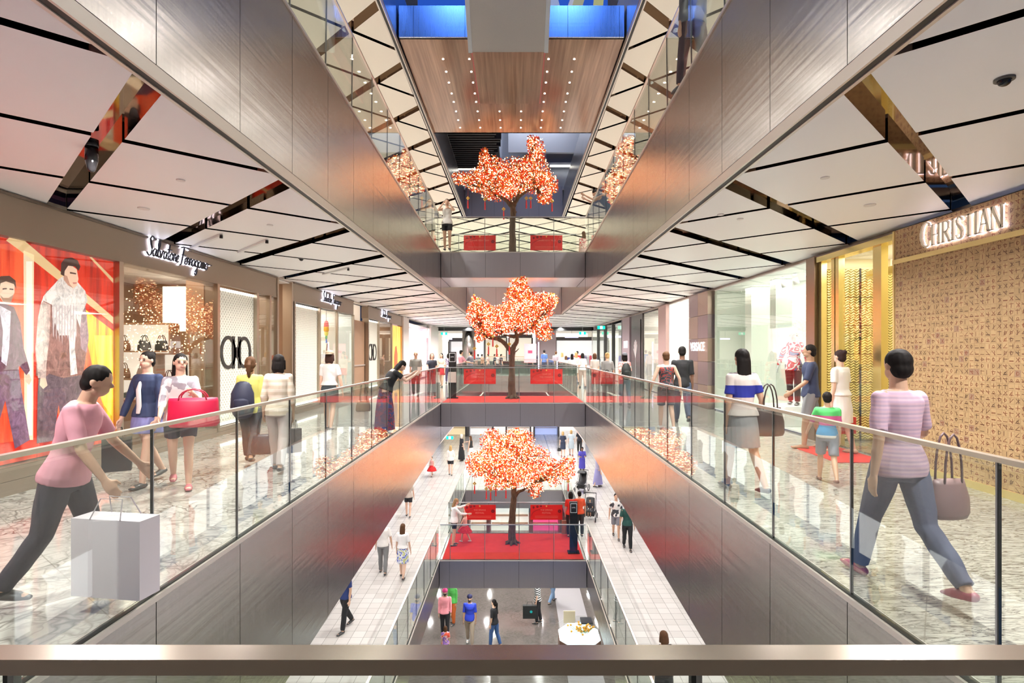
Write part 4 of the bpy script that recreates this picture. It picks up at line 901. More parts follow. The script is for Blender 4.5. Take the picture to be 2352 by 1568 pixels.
# ------------------------------------------------------------------ ceiling fittings
for i, (px, py) in enumerate(((415, 413), (330, 478), (620, 516), (1895, 407), (1998, 470), (1700, 502), (1655, 492))):
    Y = 1.89*F/(HY-py); x = CAMX+(px-CX)*Y/F
    tag(MB().cyl((0, 0, -.012), .07 if i in (1, 4) else .045, .012, 18).build('ceiling_speaker', mat((.75, .73, .71), .5), loc=(x, Y, CZ[0])), 'small round pale fitting flush in the white ceiling of the viewer\'s floor', 'ceiling fitting', 'pale round ceiling fittings')
for (px, py, lab) in ((2307, 180, 'dark dome on the white ceiling panel at the upper right'), (692, 593, 'little dark dome on the left ceiling above the handwritten sign')):
    Y = 1.89*F/(HY-py); x = CAMX+(px-CX)*Y/F
    o = thing('dome_camera', (x, Y, CZ[0]), lab, 'camera'); MB().cyl((0, 0, -.015), .06, .015, 18).build('mount', mat((.1, .1, .1), .4), o); MB().ell((0, 0, -.015), (.042, .042, .04), 14, 8).build('dome', mat((.01, .01, .01), .1), o, True)
o = thing('spotlight', (-3.84, 5.05, 3.66), 'black cylindrical spotlight hanging in the ceiling groove at the upper left', 'spotlight'); B = mat((.03, .028, .03), .15, .4)
MB().cyl((0, 0, -.2), .052, .13, 20).build('housing', B, o, True); MB().tube([(0, 0, -.27), (0, 0, -.2)], [.035, .05], 20).build('lens_cap', B, o, True); MB().cyl((0, 0, -.07), .055, .07, 20).build('mount', B, o, True)
for i, ((ax, ay), (bx, by), w_) in enumerate((((440, 566), (508, 537), 'nearest'), ((548, 577), (613, 549), 'middle'), ((742, 628), (800, 614), 'farthest'))):
    Ya, Yb = 1.89*F/(HY-ay), 1.89*F/(HY-by); a = V((CAMX+(ax-CX)*Ya/F, Ya, CZ[0]-.02)); b = V((CAMX+(bx-CX)*Yb/F, Yb, CZ[0]-.02))
    o = thing('ceiling_track', a, 'slim pale track with a dark end knob on the left ceiling, %s of three' % w_, 'ceiling track'); MB().bar((0, 0, 0), b-a, .05, .035).build('track_body', mat((.8, .79, .78), .4), o)
    MB().cyl(b-a-V((0, 0, .05)), .025, .05, 12).build('end_knob', BLACK, o)
# ------------------------------------------------------------------ lantern trees
BARK = NT('bark'); _a = BARK.noise(BARK.map((9, 9, 2)), 3, 5, .7); BARK.set('Base Color', BARK.ramp(_a, [(.3, (.045, .028, .018)), (.7, (.17, .11, .07))])); BARK.set('Roughness', .9); BARK.bump(_a, .8, .03); BARK = BARK.m
def leafm(c, name):
    m = mat(c, .5, name=name); b = m.node_tree.nodes['Principled BSDF']
    sset(b, 'Subsurface Weight', .0); b.inputs['Emission Color'].default_value = (*c, 1); b.inputs['Emission Strength'].default_value = 0
    return m
LEAF = [leafm((.72, .035, .012), 'leaf_red'), leafm((.85, .12, .015), 'leaf_orange'), leafm((.85, .35, .03), 'leaf_yellow')]
BULB = mat((1, .72, .34), .5, 0, 7, emcol=(1, .70, .38), name='tree_bulb')
TY = 19.65
def tree(lab, z0, branches, lobes, seed, nleaf, nbulb, keep=lambda p: True, tass=()):
    rnd = random.Random(seed); o = thing('lantern_tree', (CAMX+(1177-CX)*TY/F, TY, z0+.013), lab, 'tree'); c = V(o.location)
    def W(px, py, dy=0): return at(px, py, TY+dy)-c
    mb = MB(); first = True
    for pts, r in branches:
        P_ = [W(*p) for p in pts]; sm = []; rs = []
        for i in range(len(P_)-1):
            p0, p1, p2, p3 = P_[max(i-1, 0)], P_[i], P_[i+1], P_[min(i+2, len(P_)-1)]
            for q in range(4):
                t = q/4; sm.append(.5*((2*p1)+(-p0+p2)*t+(2*p0-5*p1+4*p2-p3)*t*t+(-p0+3*p1-3*p2+p3)*t**3)+V((rnd.uniform(-1, 1), rnd.uniform(-1, 1), 0))*.01)
                rs.append((r[i]+(r[i+1]-r[i])*t)*rnd.uniform(.93, 1.07))
        sm.append(P_[-1]); rs.append(r[-1]); mb.tube(sm, rs, 10)
    for k in range(7): a = k*.9; mb.tube([(0, 0, .22), (.14*cos(a), .14*sin(a), .06), (.26*cos(a), .26*sin(a), .012)], [.08, .05, .03], 6)
    tk = mb.build('trunk', BARK, o, True)
    pts = []
    L = [(W(px, py, dy), rx*TY/F, ry, rz*TY/F, w) for px, py, dy, rx, ry, rz, w in lobes]
    tot = sum(l[4] for l in L)
    def sample():
        while True:
            q = rnd.random()*tot
            for l in L:
                q -= l[4]
                if q <= 0: break
            u = V((rnd.gauss(0, 1), rnd.gauss(0, 1), rnd.gauss(0, 1))).normalized()*(rnd.random()**.42)
            p = l[0]+V((u.x*l[1], u.y*l[2], u.z*l[3]))
            n_ = math.sin(p.x*7)*math.sin(p.y*6+1)*math.sin(p.z*8+2)
            if n_ < -.35 and rnd.random() < .8: continue
            if keep(p+c): return p
    mb = MB()
    for i in range(nleaf):
        p = sample(); s_ = rnd.uniform(.030, .058); mb.mat(rnd.choice([0, 0, 1, 1, 1, 2, 2]))
        a = V((rnd.gauss(0, 1), rnd.gauss(0, 1), rnd.gauss(0, 1))).normalized(); b = a.orthogonal().normalized(); b = Matrix.Rotation(rnd.random()*6, 3, a) @ b; d = a.cross(b)
        mb.add([p-b*s_, p+d*s_*.6+a*.012, p+b*s_, p-d*s_*.6+a*.012], [(0, 1, 2, 3)])
    tag(mb.build('blossom', LEAF, o), kind='stuff')
    mb = MB()
    for i in range(nbulb):
        p = sample(); r_ = rnd.uniform(.011, .022); mb.add([p+V(v)*r_ for v in ((1, 0, 0), (-1, 0, 0), (0, 1, 0), (0, -1, 0), (0, 0, 1), (0, 0, -1))], [(0, 2, 4), (2, 1, 4), (1, 3, 4), (3, 0, 4), (2, 0, 5), (1, 2, 5), (3, 1, 5), (0, 3, 5)])
    tag(mb.build('string_lights', BULB, o, True), kind='stuff')
    mb = MB()
    for l in L:                                         # twigs towards each lobe
        for k in range(5):
            e = l[0]+V((rnd.uniform(-.7, .7)*l[1], rnd.uniform(-.7, .7)*l[2], rnd.uniform(-.6, .8)*l[3]))
            st = min((p for p in [V(v) for v in mb0]) if False else [W(*branches[0][0][-1])]+[W(*b[0][-1]) for b in branches[1:]], key=lambda q: (q-l[0]).length)
            mb.tube([st, (st+e)/2+V((0, 0, -.05)), e], [.03, .02, .008], 5)
    mb.build('twigs', BARK, o, True)
    RD = mat((.65, .02, .02), .6); GD = mat((.8, .5, .12), .3, .8)
    for (px, py, dy) in tass:
        p = at(px, py, TY+dy); t = thing('hanging_tassel', p, 'red tassel on a gold knot hanging from '+lab.split(' standing')[0], 'ornament', 'tassels on '+lab.split(' standing')[0])
        mb = MB()
        for k in range(4): a = k*pi/2; mb.ell((.035*cos(a), 0, .035*sin(a)), (.03, .008, .03), 8, 4)
        mb.build('gold_knot', GD, t); MB().tube([(0, 0, -.07), (0, 0, -.12), (0, 0, -.36)], [.012, .022, .026], 8, 'flat').build('tassel_fringe', RD, t); MB().tube([(0, 0, .06), (0, 0, .45)], [.004], 5).build('cord', RD, t)
trunkr = [.16, .125, .11, .10, .09]
tree('lantern tree with orange blossom standing on the middle bridge', 0,
     [([(1177, 915), (1175, 880), (1176, 840), (1177, 810), (1180, 795)], trunkr), ([(1176, 812), (1165, 795), (1148, 780), (1125, 775), (1110, 766), (1105, 752)], [.09, .08, .075, .06, .05, .035]),
      ([(1178, 800), (1188, 780), (1185, 760), (1190, 735)], [.085, .07, .06, .04]), ([(1184, 772), (1200, 765), (1212, 756), (1228, 745)], [.05, .045, .04, .03]), ([(1180, 775), (1165, 770), (1152, 768)], [.04, .03, .02]), ([(1190, 740), (1195, 700), (1197, 660)], [.04, .03, .015]), ([(1178, 812), (1186, 806), (1192, 800)], [.03, .02, .01])],
     [(1105, 725, .1, 36, .9, 36, 1.4), (1098, 705, -.2, 22, .6, 22, .5), (1090, 690, 0, 9, .4, 14, .12), (1145, 735, 0, 40, 1.1, 36, 1.6), (1195, 700, 0, 42, 1.1, 46, 2.1), (1192, 665, -1.9, 26, .25, 26, .6), (1200, 645, -1.9, 10, .2, 14, .14), (1240, 705, 0, 38, 1.0, 36, 1.5), (1262, 690, 0, 22, .7, 18, .5), (1215, 745, .2, 55, 1.1, 24, 1.3), (1250, 765, 0, 22, .6, 20, .4), (1120, 760, .2, 30, .8, 20, .6), (1100, 775, 0, 12, .5, 12, .12)],
     1, 8000, 2700, lambda p: (p.z < 4.08) or (p.y < 17.95), [(1090, 800, -.5), (1122, 790, -.6), (1141, 795, -.8), (1170, 790, -.9), (1132, 772, -1)])
tree('lantern tree with red orange blossom standing on the upper bridge', 5.01,
     [([(1177, 598), (1177, 560), (1177, 520), (1178, 490), (1178, 470)], trunkr), ([(1178, 478), (1165, 462), (1150, 452), (1135, 445), (1128, 435)], [.08, .07, .06, .045, .03]), ([(1180, 475), (1190, 455), (1210, 440), (1232, 432)], [.07, .06, .045, .03]), ([(1186, 458), (1195, 430), (1210, 390), (1222, 350)], [.05, .04, .03, .02]), ([(1182, 490), (1186, 486)], [.05, .02])],
     [(1100, 415, 0, 38, .9, 24, 1.1), (1062, 410, 0, 26, .6, 12, .4), (1130, 395, .1, 36, 1.0, 34, 1.3), (1113, 362, -.1, 14, .4, 22, .3), (1180, 405, 0, 42, 1.1, 40, 1.9), (1225, 400, 0, 40, 1.1, 44, 1.9), (1232, 345, .1, 22, .6, 30, .7), (1222, 325, 0, 14, .4, 14, .25), (1258, 425, 0, 26, .7, 28, .8), (1140, 440, 0, 40, .9, 18, .8), (1252, 455, 0, 20, .5, 12, .3), (1175, 440, .3, 24, .7, 20, .5)],
     2, 7500, 2500, lambda p: True, [(1075, 455, -.3), (1114, 458, -.5), (1157, 480, -.6), (1209, 455, -.5), (1219, 455, -.2), (1268, 462, -.4)])
tree('wide lantern tree with yellow orange blossom standing on the lower bridge', LZ[-1],
     [([(1177, 1250), (1176, 1210), (1178, 1170), (1180, 1140), (1180, 1110)], trunkr), ([(1181, 1142), (1190, 1130), (1203, 1124), (1216, 1112)], [.075, .06, .05, .035]), ([(1180, 1120), (1165, 1105), (1150, 1095)], [.07, .06, .04]), ([(1180, 1115), (1180, 1080), (1190, 1040)], [.06, .05, .02])],
     [(1125, 1060, 0, 42, 1.2, 36, 1.6), (1095, 1065, 0, 26, .8, 30, .7), (1170, 1040, 0, 52, 1.3, 42, 2.2), (1190, 1010, 0, 40, 1.0, 28, 1.2), (1130, 1010, 0, 30, .8, 26, .7), (1225, 1060, 0, 46, 1.2, 38, 1.8), (1270, 1085, 0, 30, .9, 30, .9), (1300, 1075, 0, 22, .7, 28, .5), (1180, 1090, 0, 65, 1.3, 26, 1.8), (1228, 1120, 0, 22, .6, 22, .4), (1140, 1105, 0, 30, .8, 18, .5), (1312, 1055, 0, 10, .4, 10, .06)],
     3, 9000, 3200, lambda p: p.z < -.86, [(1090, 1110, -.4), (1117, 1122, -.6), (1127, 1125, -.5), (1139, 1115, -.9), (1162, 1120, -.8), (1305, 1105, .2)])
# ------------------------------------------------------------------ people
REM = []
def rem(o, vox, sm=3): REM.append((o, vox, sm))
SK = {'l': (.72, .46, .34), 'a': (.62, .38, .26), 'd': (.22, .11, .07), 'm': (.42, .24, .15)}
HB, HK, HBL, HG = (.10, .045, .02), (.012, .009, .008), (.50, .32, .14), (.5, .48, .45)
def fabric(c):
    return mat(c, .75)
def striped(nm, cols, per, off=0):
    n = NT(nm); sp = n.n('ShaderNodeSeparateXYZ', Vector=n.co).outputs[2]
    f = n.math('FRACT', n.math('DIVIDE', sp, per)); k = len(cols)
    st = [(i/k, c) for i, c in enumerate(cols)]
    n.set('Base Color', n.ramp(f, st, 'CONSTANT')); n.set('Roughness', .8); return n.m
def patterned(nm, cols, sc):
    n = NT(nm); f = n.noise(n.co, sc, 1.5); k = len(cols)
    n.set('Base Color', n.ramp(f, [(.35+.3*i/k, c) for i, c in enumerate(cols)], 'CONSTANT')); n.set('Roughness', .8); return n.m
def person(loc, H, yaw, lab, top=(.8, .8, .8), bot=(.05, .06, .1), hair=HK, hs='short', skin='a', sex='f', bk='pants', st=.35, sleeve=.45, hem=None, lean=0, armL=(0, 0, .15), armR=(0, 0, .15),
           shoe=(.05, .05, .05), nod=0, turn=0, hat=None, vox=.012, face=False, sit=False, group=None, skh=.33, beard=None, belt=None, neck=True, shoes=True, kneeF=.12):
    """figure facing local +y; arm = (forward, outward, elbow bend) in radians; st = stride angle; skh = skirt hem height / H"""
    o = thing('person', loc, lab, 'person', group, R(yaw)); h = H; m = sex == 'm'; T = Matrix
    fem = 0 if m else 1
    if sit: legs = [(pi/2*.95, pi/2), (pi/2*.95, pi/2)]
    else: legs = [(st*.9, kneeF*(1 if st > 0 else 0)), (-st*.75, st*1.1)]
    hw = .052*h
    lp = []
    for s_, (a, b) in zip((-1, 1), legs):
        hip = V((s_*hw, 0, 0)); kn = hip+.245*h*V((0, sin(a), -cos(a))); an = kn+.24*h*V((0, sin(a-b), -cos(a-b)))
        ft = max(0, b*.6-.1) if a < 0 else -max(0, a*.4-.05); lp.append([hip, kn, an, ft])
    low = 0
    for l in lp:
        an, ft = l[2], l[3]; toe = an+V((0, .1*h*cos(ft), -.1*h*sin(ft)-.04*h)); heel = an+V((0, -.03*h, -.04*h*cos(ft)+.03*h*sin(ft)))
        low = min(low, toe.z, heel.z)
    dz = V((0, 0, -low+.002)); lp = [[p+dz for p in l[:3]]+[l[3]] for l in lp]; pz = dz.z
    def TR(x, y, zf):                      # torso point at height fraction zf of a standing body, leaned about the pelvis
        zz = (zf-.53)*h; return V((x, y*cos(lean)+zz*sin(lean), pz+zz*cos(lean)-y*sin(lean)))
    prof = [(.485, .078+.008*fem, .060), (.53, .090+.006*fem, .066), (.57, .086+.002*fem, .062), (.62, .076-.009*fem, .055), (.68, .080-.006*fem, .056), (.74, .090-.006*fem, .064), (.785, .098-.010*fem, .060), (.815, .088-.012*fem, .047), (.832, .050, .036)]
    body = MB()
    body.tube([TR(0, .006*h*(zf > .7), zf) for zf, a, b in prof], [(a*h, b*h) for zf, a, b in prof], 16, 'flat')
    nb = TR(0, 0, .825); hc = TR(0, .012*h, .93); 
    if nod: hc = nb+Matrix.Rotation(-nod, 3, 'X') @ (hc-nb)
    body.tube([nb-V((0, 0, .02*h)), (nb+hc)/2, hc-V((0, .008*h, .02*h))], [(.034*h, .034*h), (.031*h, .032*h), (.032*h, .034*h)], 12)
    HR = Matrix.Rotation(turn, 3, 'Z') @ Matrix.Rotation(-nod*.9-lean*.5, 3, 'X')
    def hd(mb, c, r, n=14, mm=10):
        t = MB(); t.ell((0, 0, 0), tuple(x*h for x in r), n, mm); C = HR @ (V(c)*h)
        mb.add([HR @ V(v)+C+hc for v in t.v], t.f)
    hd(body, (0, -.004, .012), (.043, .052, .052)); hd(body, (0, .010, -.028), (.034, .038, .034)); hd(body, (0, .052, -.006), (.007, .011, .012), 8, 6)
    for s_ in (-1, 1): hd(body, (s_*.044, -.002, -.004), (.006, .011, .016), 8, 6)
    hd(body, (0, .044, -.030), (.014, .006, .008), 8, 6)
    for l in lp:
        body.tube([l[0]+V((0, 0, .02*h)), l[0]*.6+l[1]*.4, l[1], l[1]*.65+l[2]*.35, l[2]], [(.050*h, .054*h), (.045*h, .048*h), (.030*h, .032*h), (.030*h, .034*h), (.019*h, .021*h)], 12)
        ft = l[3]; fw = V((0, cos(ft), -sin(ft))); dn = V((0, -sin(ft), -cos(ft))); s0 = l[2]+dn*.018*h
        body.tube([s0-fw*.018*h, s0+fw*.03*h+dn*.004*h, s0+fw*.085*h+dn*.010*h], [(.019*h, .020*h), (.023*h, .017*h), (.020*h, .010*h)], 10)
    arms = []
    for s_, (fwd, out, el) in zip((-1, 1), (armL, armR)):
        sh = TR(s_*(.098-.012*fem)*h, 0, .800); d1 = V((s_*sin(out+.10), sin(fwd+lean*.3)*cos(out), -cos(fwd+lean*.3)*cos(out))).normalized(); eb = sh+d1*.165*h
        ax = V((1, 0, 0)); d2 = Matrix.Rotation(el, 3, ax) @ d1; d2.x *= .5 if el < 1 else -1.6; d2.normalize(); wr = eb+d2*.145*h
        arms.append((sh, eb, wr, d2))
        body.tube([sh+V((-s_*.02*h, 0, .004*h)), sh, sh*.5+eb*.5, eb, eb*.6+wr*.4, wr], [.026*h, (.029*h, .031*h), (.025*h, .026*h), (.020*h, .021*h), (.020*h, .020*h), (.0135*h, .0145*h)], 10)
        sd = d2.cross(V((1, 0, 0))).normalized()*-s_; lat = V((1, 0, 0)) if abs(d2.x) < .8 else V((0, 1, 0)); lat = (lat-d2*lat.dot(d2)).normalized(); fr = d2.cross(lat).normalized()
        if fr.y < 0 and abs(fr.y) > .3: fr = -fr
        pa = wr+d2*.05*h; body.tube([wr, wr+d2*.02*h, pa], [(.010*h, .015*h), (.010*h, .022*h), (.009*h, .024*h)], 10, side=lat)
        hp = (wr+d2*.075*h); cu = lat*(-s_)
        for k, (off, ln) in enumerate(((-.017, .036), (-.006, .042), (.006, .040), (.017, .031))):
            f0 = pa+fr*off*h; body.tube([f0-d2*.008*h, f0+d2*ln*h*.5+cu*.003*h, f0+d2*ln*h*.9+cu*.012*h], [.0056*h, .0052*h, .0045*h], 7, side=lat)
        t0 = wr+d2*.018*h+fr*.018*h; body.tube([t0-fr*.006*h, t0+fr*.012*h+d2*.012*h+cu*.006*h, t0+fr*.014*h+d2*.030*h+cu*.012*h], [.0075*h, .0065*h, .005*h], 7)
    skm = mat(SK[skin], .5); b_ = body.build('body', skm, o, True); rem(b_, vox*.85)
    # clothes
    g = .009*h; tp = fabric(top) if isinstance(top, tuple) else top; bt = fabric(bot) if isinstance(bot, tuple) else bot
    hem = (.50 if bk in ('pants', 'shorts') else .56) if hem is None else hem
    if top is not None:
        c = MB(); pf = [(zf, a, b) for zf, a, b in prof if zf > hem+.01]
        def interp(zf):
            for (z0, a0, b0), (z1, a1, b1) in zip(prof[:-1], prof[1:]):
                if z0 <= zf <= z1: t = (zf-z0)/(z1-z0); return (a0+(a1-a0)*t, b0+(b1-b0)*t)
            return prof[0][1:]
        a, b = interp(hem); rows = [(hem, a+.013, b+.017)]+[(zf, a+.013*max(0, 1-(zf-hem)/.1), b+.015*max(0, 1-(zf-hem)/.1)) for zf, a, b in pf]
        if not neck: rows = [r_ for r_ in rows if r_[0] < .80]+[(.80, .090-.01*fem, .05)]
        c.tube([TR(0, .006*h*(zf > .7), zf) for zf, a, b in rows], [(a*h+g, b*h+g) for zf, a, b in rows], 18, 'flat')
        if sleeve is not None and sleeve > 0:
            for sh, eb, wr, d2 in arms:
                tot = (eb-sh).length; L = sleeve
                pts = [sh+(nb-sh)*.25, sh]; rr = [.028*h, .033*h]
                if L <= .5: pts += [sh+(eb-sh)*(L*2)]; rr += [.032*h]
                else: pts += [(sh+eb)/2, eb, eb+(wr-eb)*min(1, (L-.5)*2)]; rr += [.032*h, .028*h, .022*h]
                cc = MB(); cc.tube(pts, rr, 12, 'flat'); c.add(cc.v, cc.f); c.ell(sh, (.033*h,)*3, 10, 8)
        cl = c.build('top', tp, o, True); rem(cl, vox)
    c = MB()
    if bk in ('pants', 'shorts'):
        k = 1.0 if bk == 'pants' else .42
        c.tube([TR(0, 0, .47), TR(0, 0, .53), TR(0, 0, .58)], [(.080*h+g, .060*h+g), (.092*h+g, .066*h+g), (.084*h+g, .060*h+g)], 16, 'flat')
        for l in lp:
            pts = [l[0]+V((0, 0, .01*h)), l[0]*.6+l[1]*.4]; rr = [.054*h+g*.5, .048*h+g*.7]
            if bk == 'pants': pts += [l[1], l[1]*.5+l[2]*.5, l[2]*.97+l[1]*.03]; rr += [.033*h+g, .033*h+g*.8, .025*h+g*.9]
            else: pts += [l[1]*(.9 if skh < .31 else .62)+l[0]*(.1 if skh < .31 else .38)]; rr += [.042*h+g*1.1]
            c.tube(pts, rr, 12, 'flat')
    elif bk in ('skirt', 'tutu', 'long'):
        zf = skh; sw = {'skirt': 1.0, 'tutu': 2.1, 'long': 1.25}[bk]; yo = (lp[0][1].y+lp[1][1].y)*.3; spread = abs(lp[0][1].y-lp[1][1].y)*.5*min(1, (.53-zf)/.245)
        zb = pz-(.53-zf)*h
        c.tube([TR(0, 0, .60), TR(0, 0, .55), V((0, yo*.5, (pz+zb)/2+.01*h)), V((0, yo, zb))], [(.074*h+g, .054*h+g), (.092*h+g, .068*h+g), ((.098*h+g)*(1+(sw-1)*.6), (.075*h+g+spread*.5)*(1+(sw-1)*.7)), ((.102*h+g)*sw, (.07*h+g+spread)*sw)], 20, 'flat')
    cl = c.build({'pants': 'trousers', 'shorts': 'shorts', 'skirt': 'skirt', 'tutu': 'tutu', 'long': 'long_skirt'}[bk], bt, o, True); rem(cl, vox)
    if shoes:
        for l in lp:
            ft = l[3]; fw = V((0, cos(ft), -sin(ft))); dn = V((0, -sin(ft), -cos(ft))); s0 = l[2]+dn*.022*h
            c = MB(); c.tube([s0-fw*.024*h, s0+fw*.02*h, s0+fw*.06*h+dn*.006*h, s0+fw*.098*h+dn*.011*h], [(.020*h, .019*h), (.025*h, .022*h), (.026*h, .017*h), (.018*h, .008*h)], 12).build('shoe', mat(shoe, .4), o, True)
    # hair
    hm = mat(hair, .7, spec=.2); c = MB()
    if hs != 'bald': hd(c, (0, -.010, .019), (.047, .053, .051), 16, 12); hd(c, (0, -.026, -.012), (.043, .036, .042), 14, 10)
    if hs == 'bald': hd(c, (0, -.018, .004), (.047, .048, .040), 16, 12)
    if hs in ('bob', 'long', 'pony'):
        ln = {'bob': .055, 'long': .17, 'pony': .03}[hs]
        q = [HR @ (V(p)*h)+hc for p in ((0, -.018, .02), (0, -.030, -.02), (0, -.036, -.03-ln*.5), (0, -.040 if hs != 'bob' else -.02, -.03-ln))]
        c.tube(q, [(.047*h, .038*h), (.050*h, .034*h), (.052*h if hs != 'pony' else .03*h, .026*h), (.036*h if hs != 'bob' else .046*h, .018*h)], 14)
        if hs == 'bob': 
            for s_ in (-1, 1): c.tube([HR @ (V((s_*.042, -.006, .01))*h)+hc, HR @ (V((s_*.044, .002, -.055))*h)+hc], [.014*h, .012*h], 8)
    if hs == 'pony': c.tube([HR @ (V(p)*h)+hc for p in ((0, -.055, .02), (0, -.082, -.01), (0, -.078, -.07), (0, -.07, -.12))], [.014*h, .022*h, .018*h, .008*h], 10)
    if hs == 'bun': hd(c, (0, -.052, .046), (.024, .024, .022), 10, 8)
    if hs == 'turban': hd(c, (0, -.004, .034), (.056, .062, .044), 16, 12); hd(c, (0, .02, .045), (.045, .045, .04), 12, 8)
    hb = c.build('turban' if hs == 'turban' else 'hair', hm, o, True); rem(hb, vox*.9, 2)
    if beard: c = MB(); hd(c, (0, .022, -.036), (.034, .034, .030), 12, 8); c.build('beard', mat(beard, .7), o, True)
    if hat:
        c = MB(); hd(c, (0, -.006, .036), (.052, .058, .042), 16, 10); q = HR @ (V((0, .0, .03))*h)+hc
        c.tube([q, q+HR @ V((0, .095*h*(1 if hat[1] > 0 else -1), -.004*h))], [(.045*h, .006*h), (.034*h, .005*h)], 12).build('hat', mat(hat[0], .7), o, True)
    if face:
        for s_ in (-1, 1):
            c = MB(); hd(c, (s_*.018, .0445, .002), (.0062, .004, .0035), 8, 6); c.build('eye', mat((.02, .015, .012), .2), o, True)
            c = MB(); hd(c, (s_*.018, .0450, .013), (.0105, .003, .0018), 8, 6); c.build('eyebrow', hm, o, True)
        c = MB(); hd(c, (0, .0495, -.030), (.011, .003, .004), 8, 6); c.build('lips', mat((.45, .10, .09), .4), o, True)
    M_ = Matrix.Translation(o.location) @ Matrix.Rotation(R(yaw), 4, 'Z')
    return {'o': o, 'hL': M_ @ (arms[0][2]+arms[0][3]*.075*h), 'hR': M_ @ (arms[1][2]+arms[1][3]*.075*h), 'M': M_, 'h': h, 'TR': TR}
def bag_at(p, c, lab, w=.3, h=.24, d=.12, rz=0, hh=.13, nm='handbag', taper=.8): return handbag(p, random.Random(1), None, c, w, h, d, lab, rz, 1, nm, None, hh, taper)
def paper_bag(p, c, lab, w=.34, h=.38, d=.12, rz=0, mark=None):
    o = thing('shopping_bag', (p[0], p[1], p[2]-h-.15), lab, 'bag', None, rz); MB().box(-w/2, w/2, -d/2, d/2, 0, h).build('bag_body', mat(c, .6), o)
    for q in (-1, 1): MB().tube([(-w*.22, q*d/2, h), (-w*.16, q*d*.2, h+.12), (w*.16, q*d*.2, h+.12), (w*.22, q*d/2, h)], [.004], 5).build('handle', mat(tuple(x*.7 for x in c), .6), o)
    if mark: MB().tube([(w*.1, -d/2-.004, h*.55), (w*.1, -d/2+.001, h*.55)], [.05], 16, 'flat', side=V((0, 0, 1))).build('printed_mark', mat(mark, .5), o)
    return o
def backpack(P_, c, lab, dx=0, s=1, zf=.70):
    h = P_['h']; q = P_['TR'](dx, -.062*h-.10*s, zf); w = P_['M'] @ q; rz = P_['M'].to_euler().z
    o = thing('backpack', w, lab, 'backpack', None, rz); m = mat(c, .6)
    MB().tube([(0, 0, -.22*s), (0, -.015, -.12*s), (0, -.01, .08*s), (0, .01, .2*s)], [(.13*s, .07*s), (.16*s, .10*s), (.15*s, .09*s), (.10*s, .05*s)], 14).build('pack_body', m, o, True)
    MB().tube([(0, -.09*s, -.14*s), (0, -.10*s, -.02*s)], [(.10*s, .035*s)], 10).build('front_pocket', m, o, True)
    for t in (-1, 1): MB().tube([(t*.08, .02, .18*s), (t*.085, .10*s+.02, .20), (t*.085, .10*s+.15, .06), (t*.09, .06, -.15)], [(.018, .006)], 8).build('strap', m, o, True)
    return o
def G(px, py, lv): p = on_floor(px, py, lv); return p
def GY(px, Y, lv): return V((CAMX+(px-CX)*Y/F, Y, LZ[lv]))
NEAR, MID, FARV = .009, .012, .018
# -- viewer's floor, left
p = person(GY(150, 3.75, 0), 1.66, -75, 'person in a loose pink top and dark trousers hurrying past, nearest on the left', (.72, .34, .40), (.05, .045, .06), HK, 'short', 'a', 'f', st=.32, lean=.22, armL=(.35, .1, .3), armR=(.25, .1, .3), sleeve=.4, vox=NEAR, nod=.2)
paper_bag(p['hR']+V((.06, -.08, .03)), (.80, .74, .78), 'large pale lilac shopping bag carried by the hurrying person in pink', .50, .50, .16, -.15)
p = person(G(340, 1112, 0), 1.73, 172, 'woman in a navy jacket and short skirt walking towards the viewer with a dark bag', (.03, .045, .11), (.20, .20, .42), HK, 'bun', 'l', 'f', 'skirt', st=.32, sleeve=.95, hem=.52, armL=(.1, .1, .3), armR=(.15, .18, .2), vox=NEAR, face=True, skh=.40)
q = MB(); q.tube([p['TR'](0, .062*1.73, .79), p['TR'](0, .085*1.73, .72), p['TR'](0, .080*1.73, .6), p['TR'](0, .09*1.73, .55)], [(.02, .01), (.032, .018), (.034, .018), (.03, .01)], 10); q.build('inner_shirt', mat((.75, .72, .70), .7), p['o'], True)
paper_bag(p['hR']+V((0, 0, .04)), (.03, .028, .03), 'black paper shopping bag hanging from the hand of the woman in the navy jacket', .30, .42, .12, .5)
p = person(G(415, 1118, 0), 1.70, -150, 'long haired woman in a white printed blouse carrying a red bag', patterned('white_print', [(.80, .76, .76), (.80, .76, .76), (.35, .32, .36)], 9), (.03, .03, .05), HK, 'long', 'l', 'f', 'shorts', st=.30, sleeve=.7, hem=.5, armL=(.5, .05, 1.5), armR=(.3, .05, .6), vox=NEAR, face=True, skh=.4, turn=.2, shoe=(.45, .12, .14))
bag_at(p['hL']+V((.05, .0, .02)), (.62, .01, .06), 'big bright red tote bag on the arm of the long haired woman', .56, .34, .2, .3, .12, taper=.95)
p = person(G(575, 1062, 0), 1.66, 14, 'woman in a yellow top seen from behind with a navy rucksack', (.66, .62, .16), (.06, .06, .07), HB, 'pony', 'a', 'f', st=.38, sleeve=.7, hem=.48, vox=NEAR)
backpack(p, (.02, .022, .05), 'navy rucksack slung on the back of the woman in yellow', -.06, 1.05, .62)
p = person(G(640, 1080, 0), 1.68, 8, 'woman in a beige striped top and pale trousers seen from behind', striped('beige_stripe', [(.62, .52, .40), (.72, .64, .54)], .09), (.50, .44, .42), HK, 'bob', 'a', 'f', st=.25, sleeve=.7, hem=.48, vox=NEAR, armL=(0, .1, .3))
bag_at(p['hL']+V((0, 0, .1)), (.05, .045, .06), 'dark shoulder bag between the woman in yellow and the woman in beige', .36, .28, .14, .2, .3)
paper_bag(p['hR']+V((0, 0, .05)), (.06, .045, .045), 'dark paper bag in the right hand of the woman in beige', .2, .34, .1, .6)
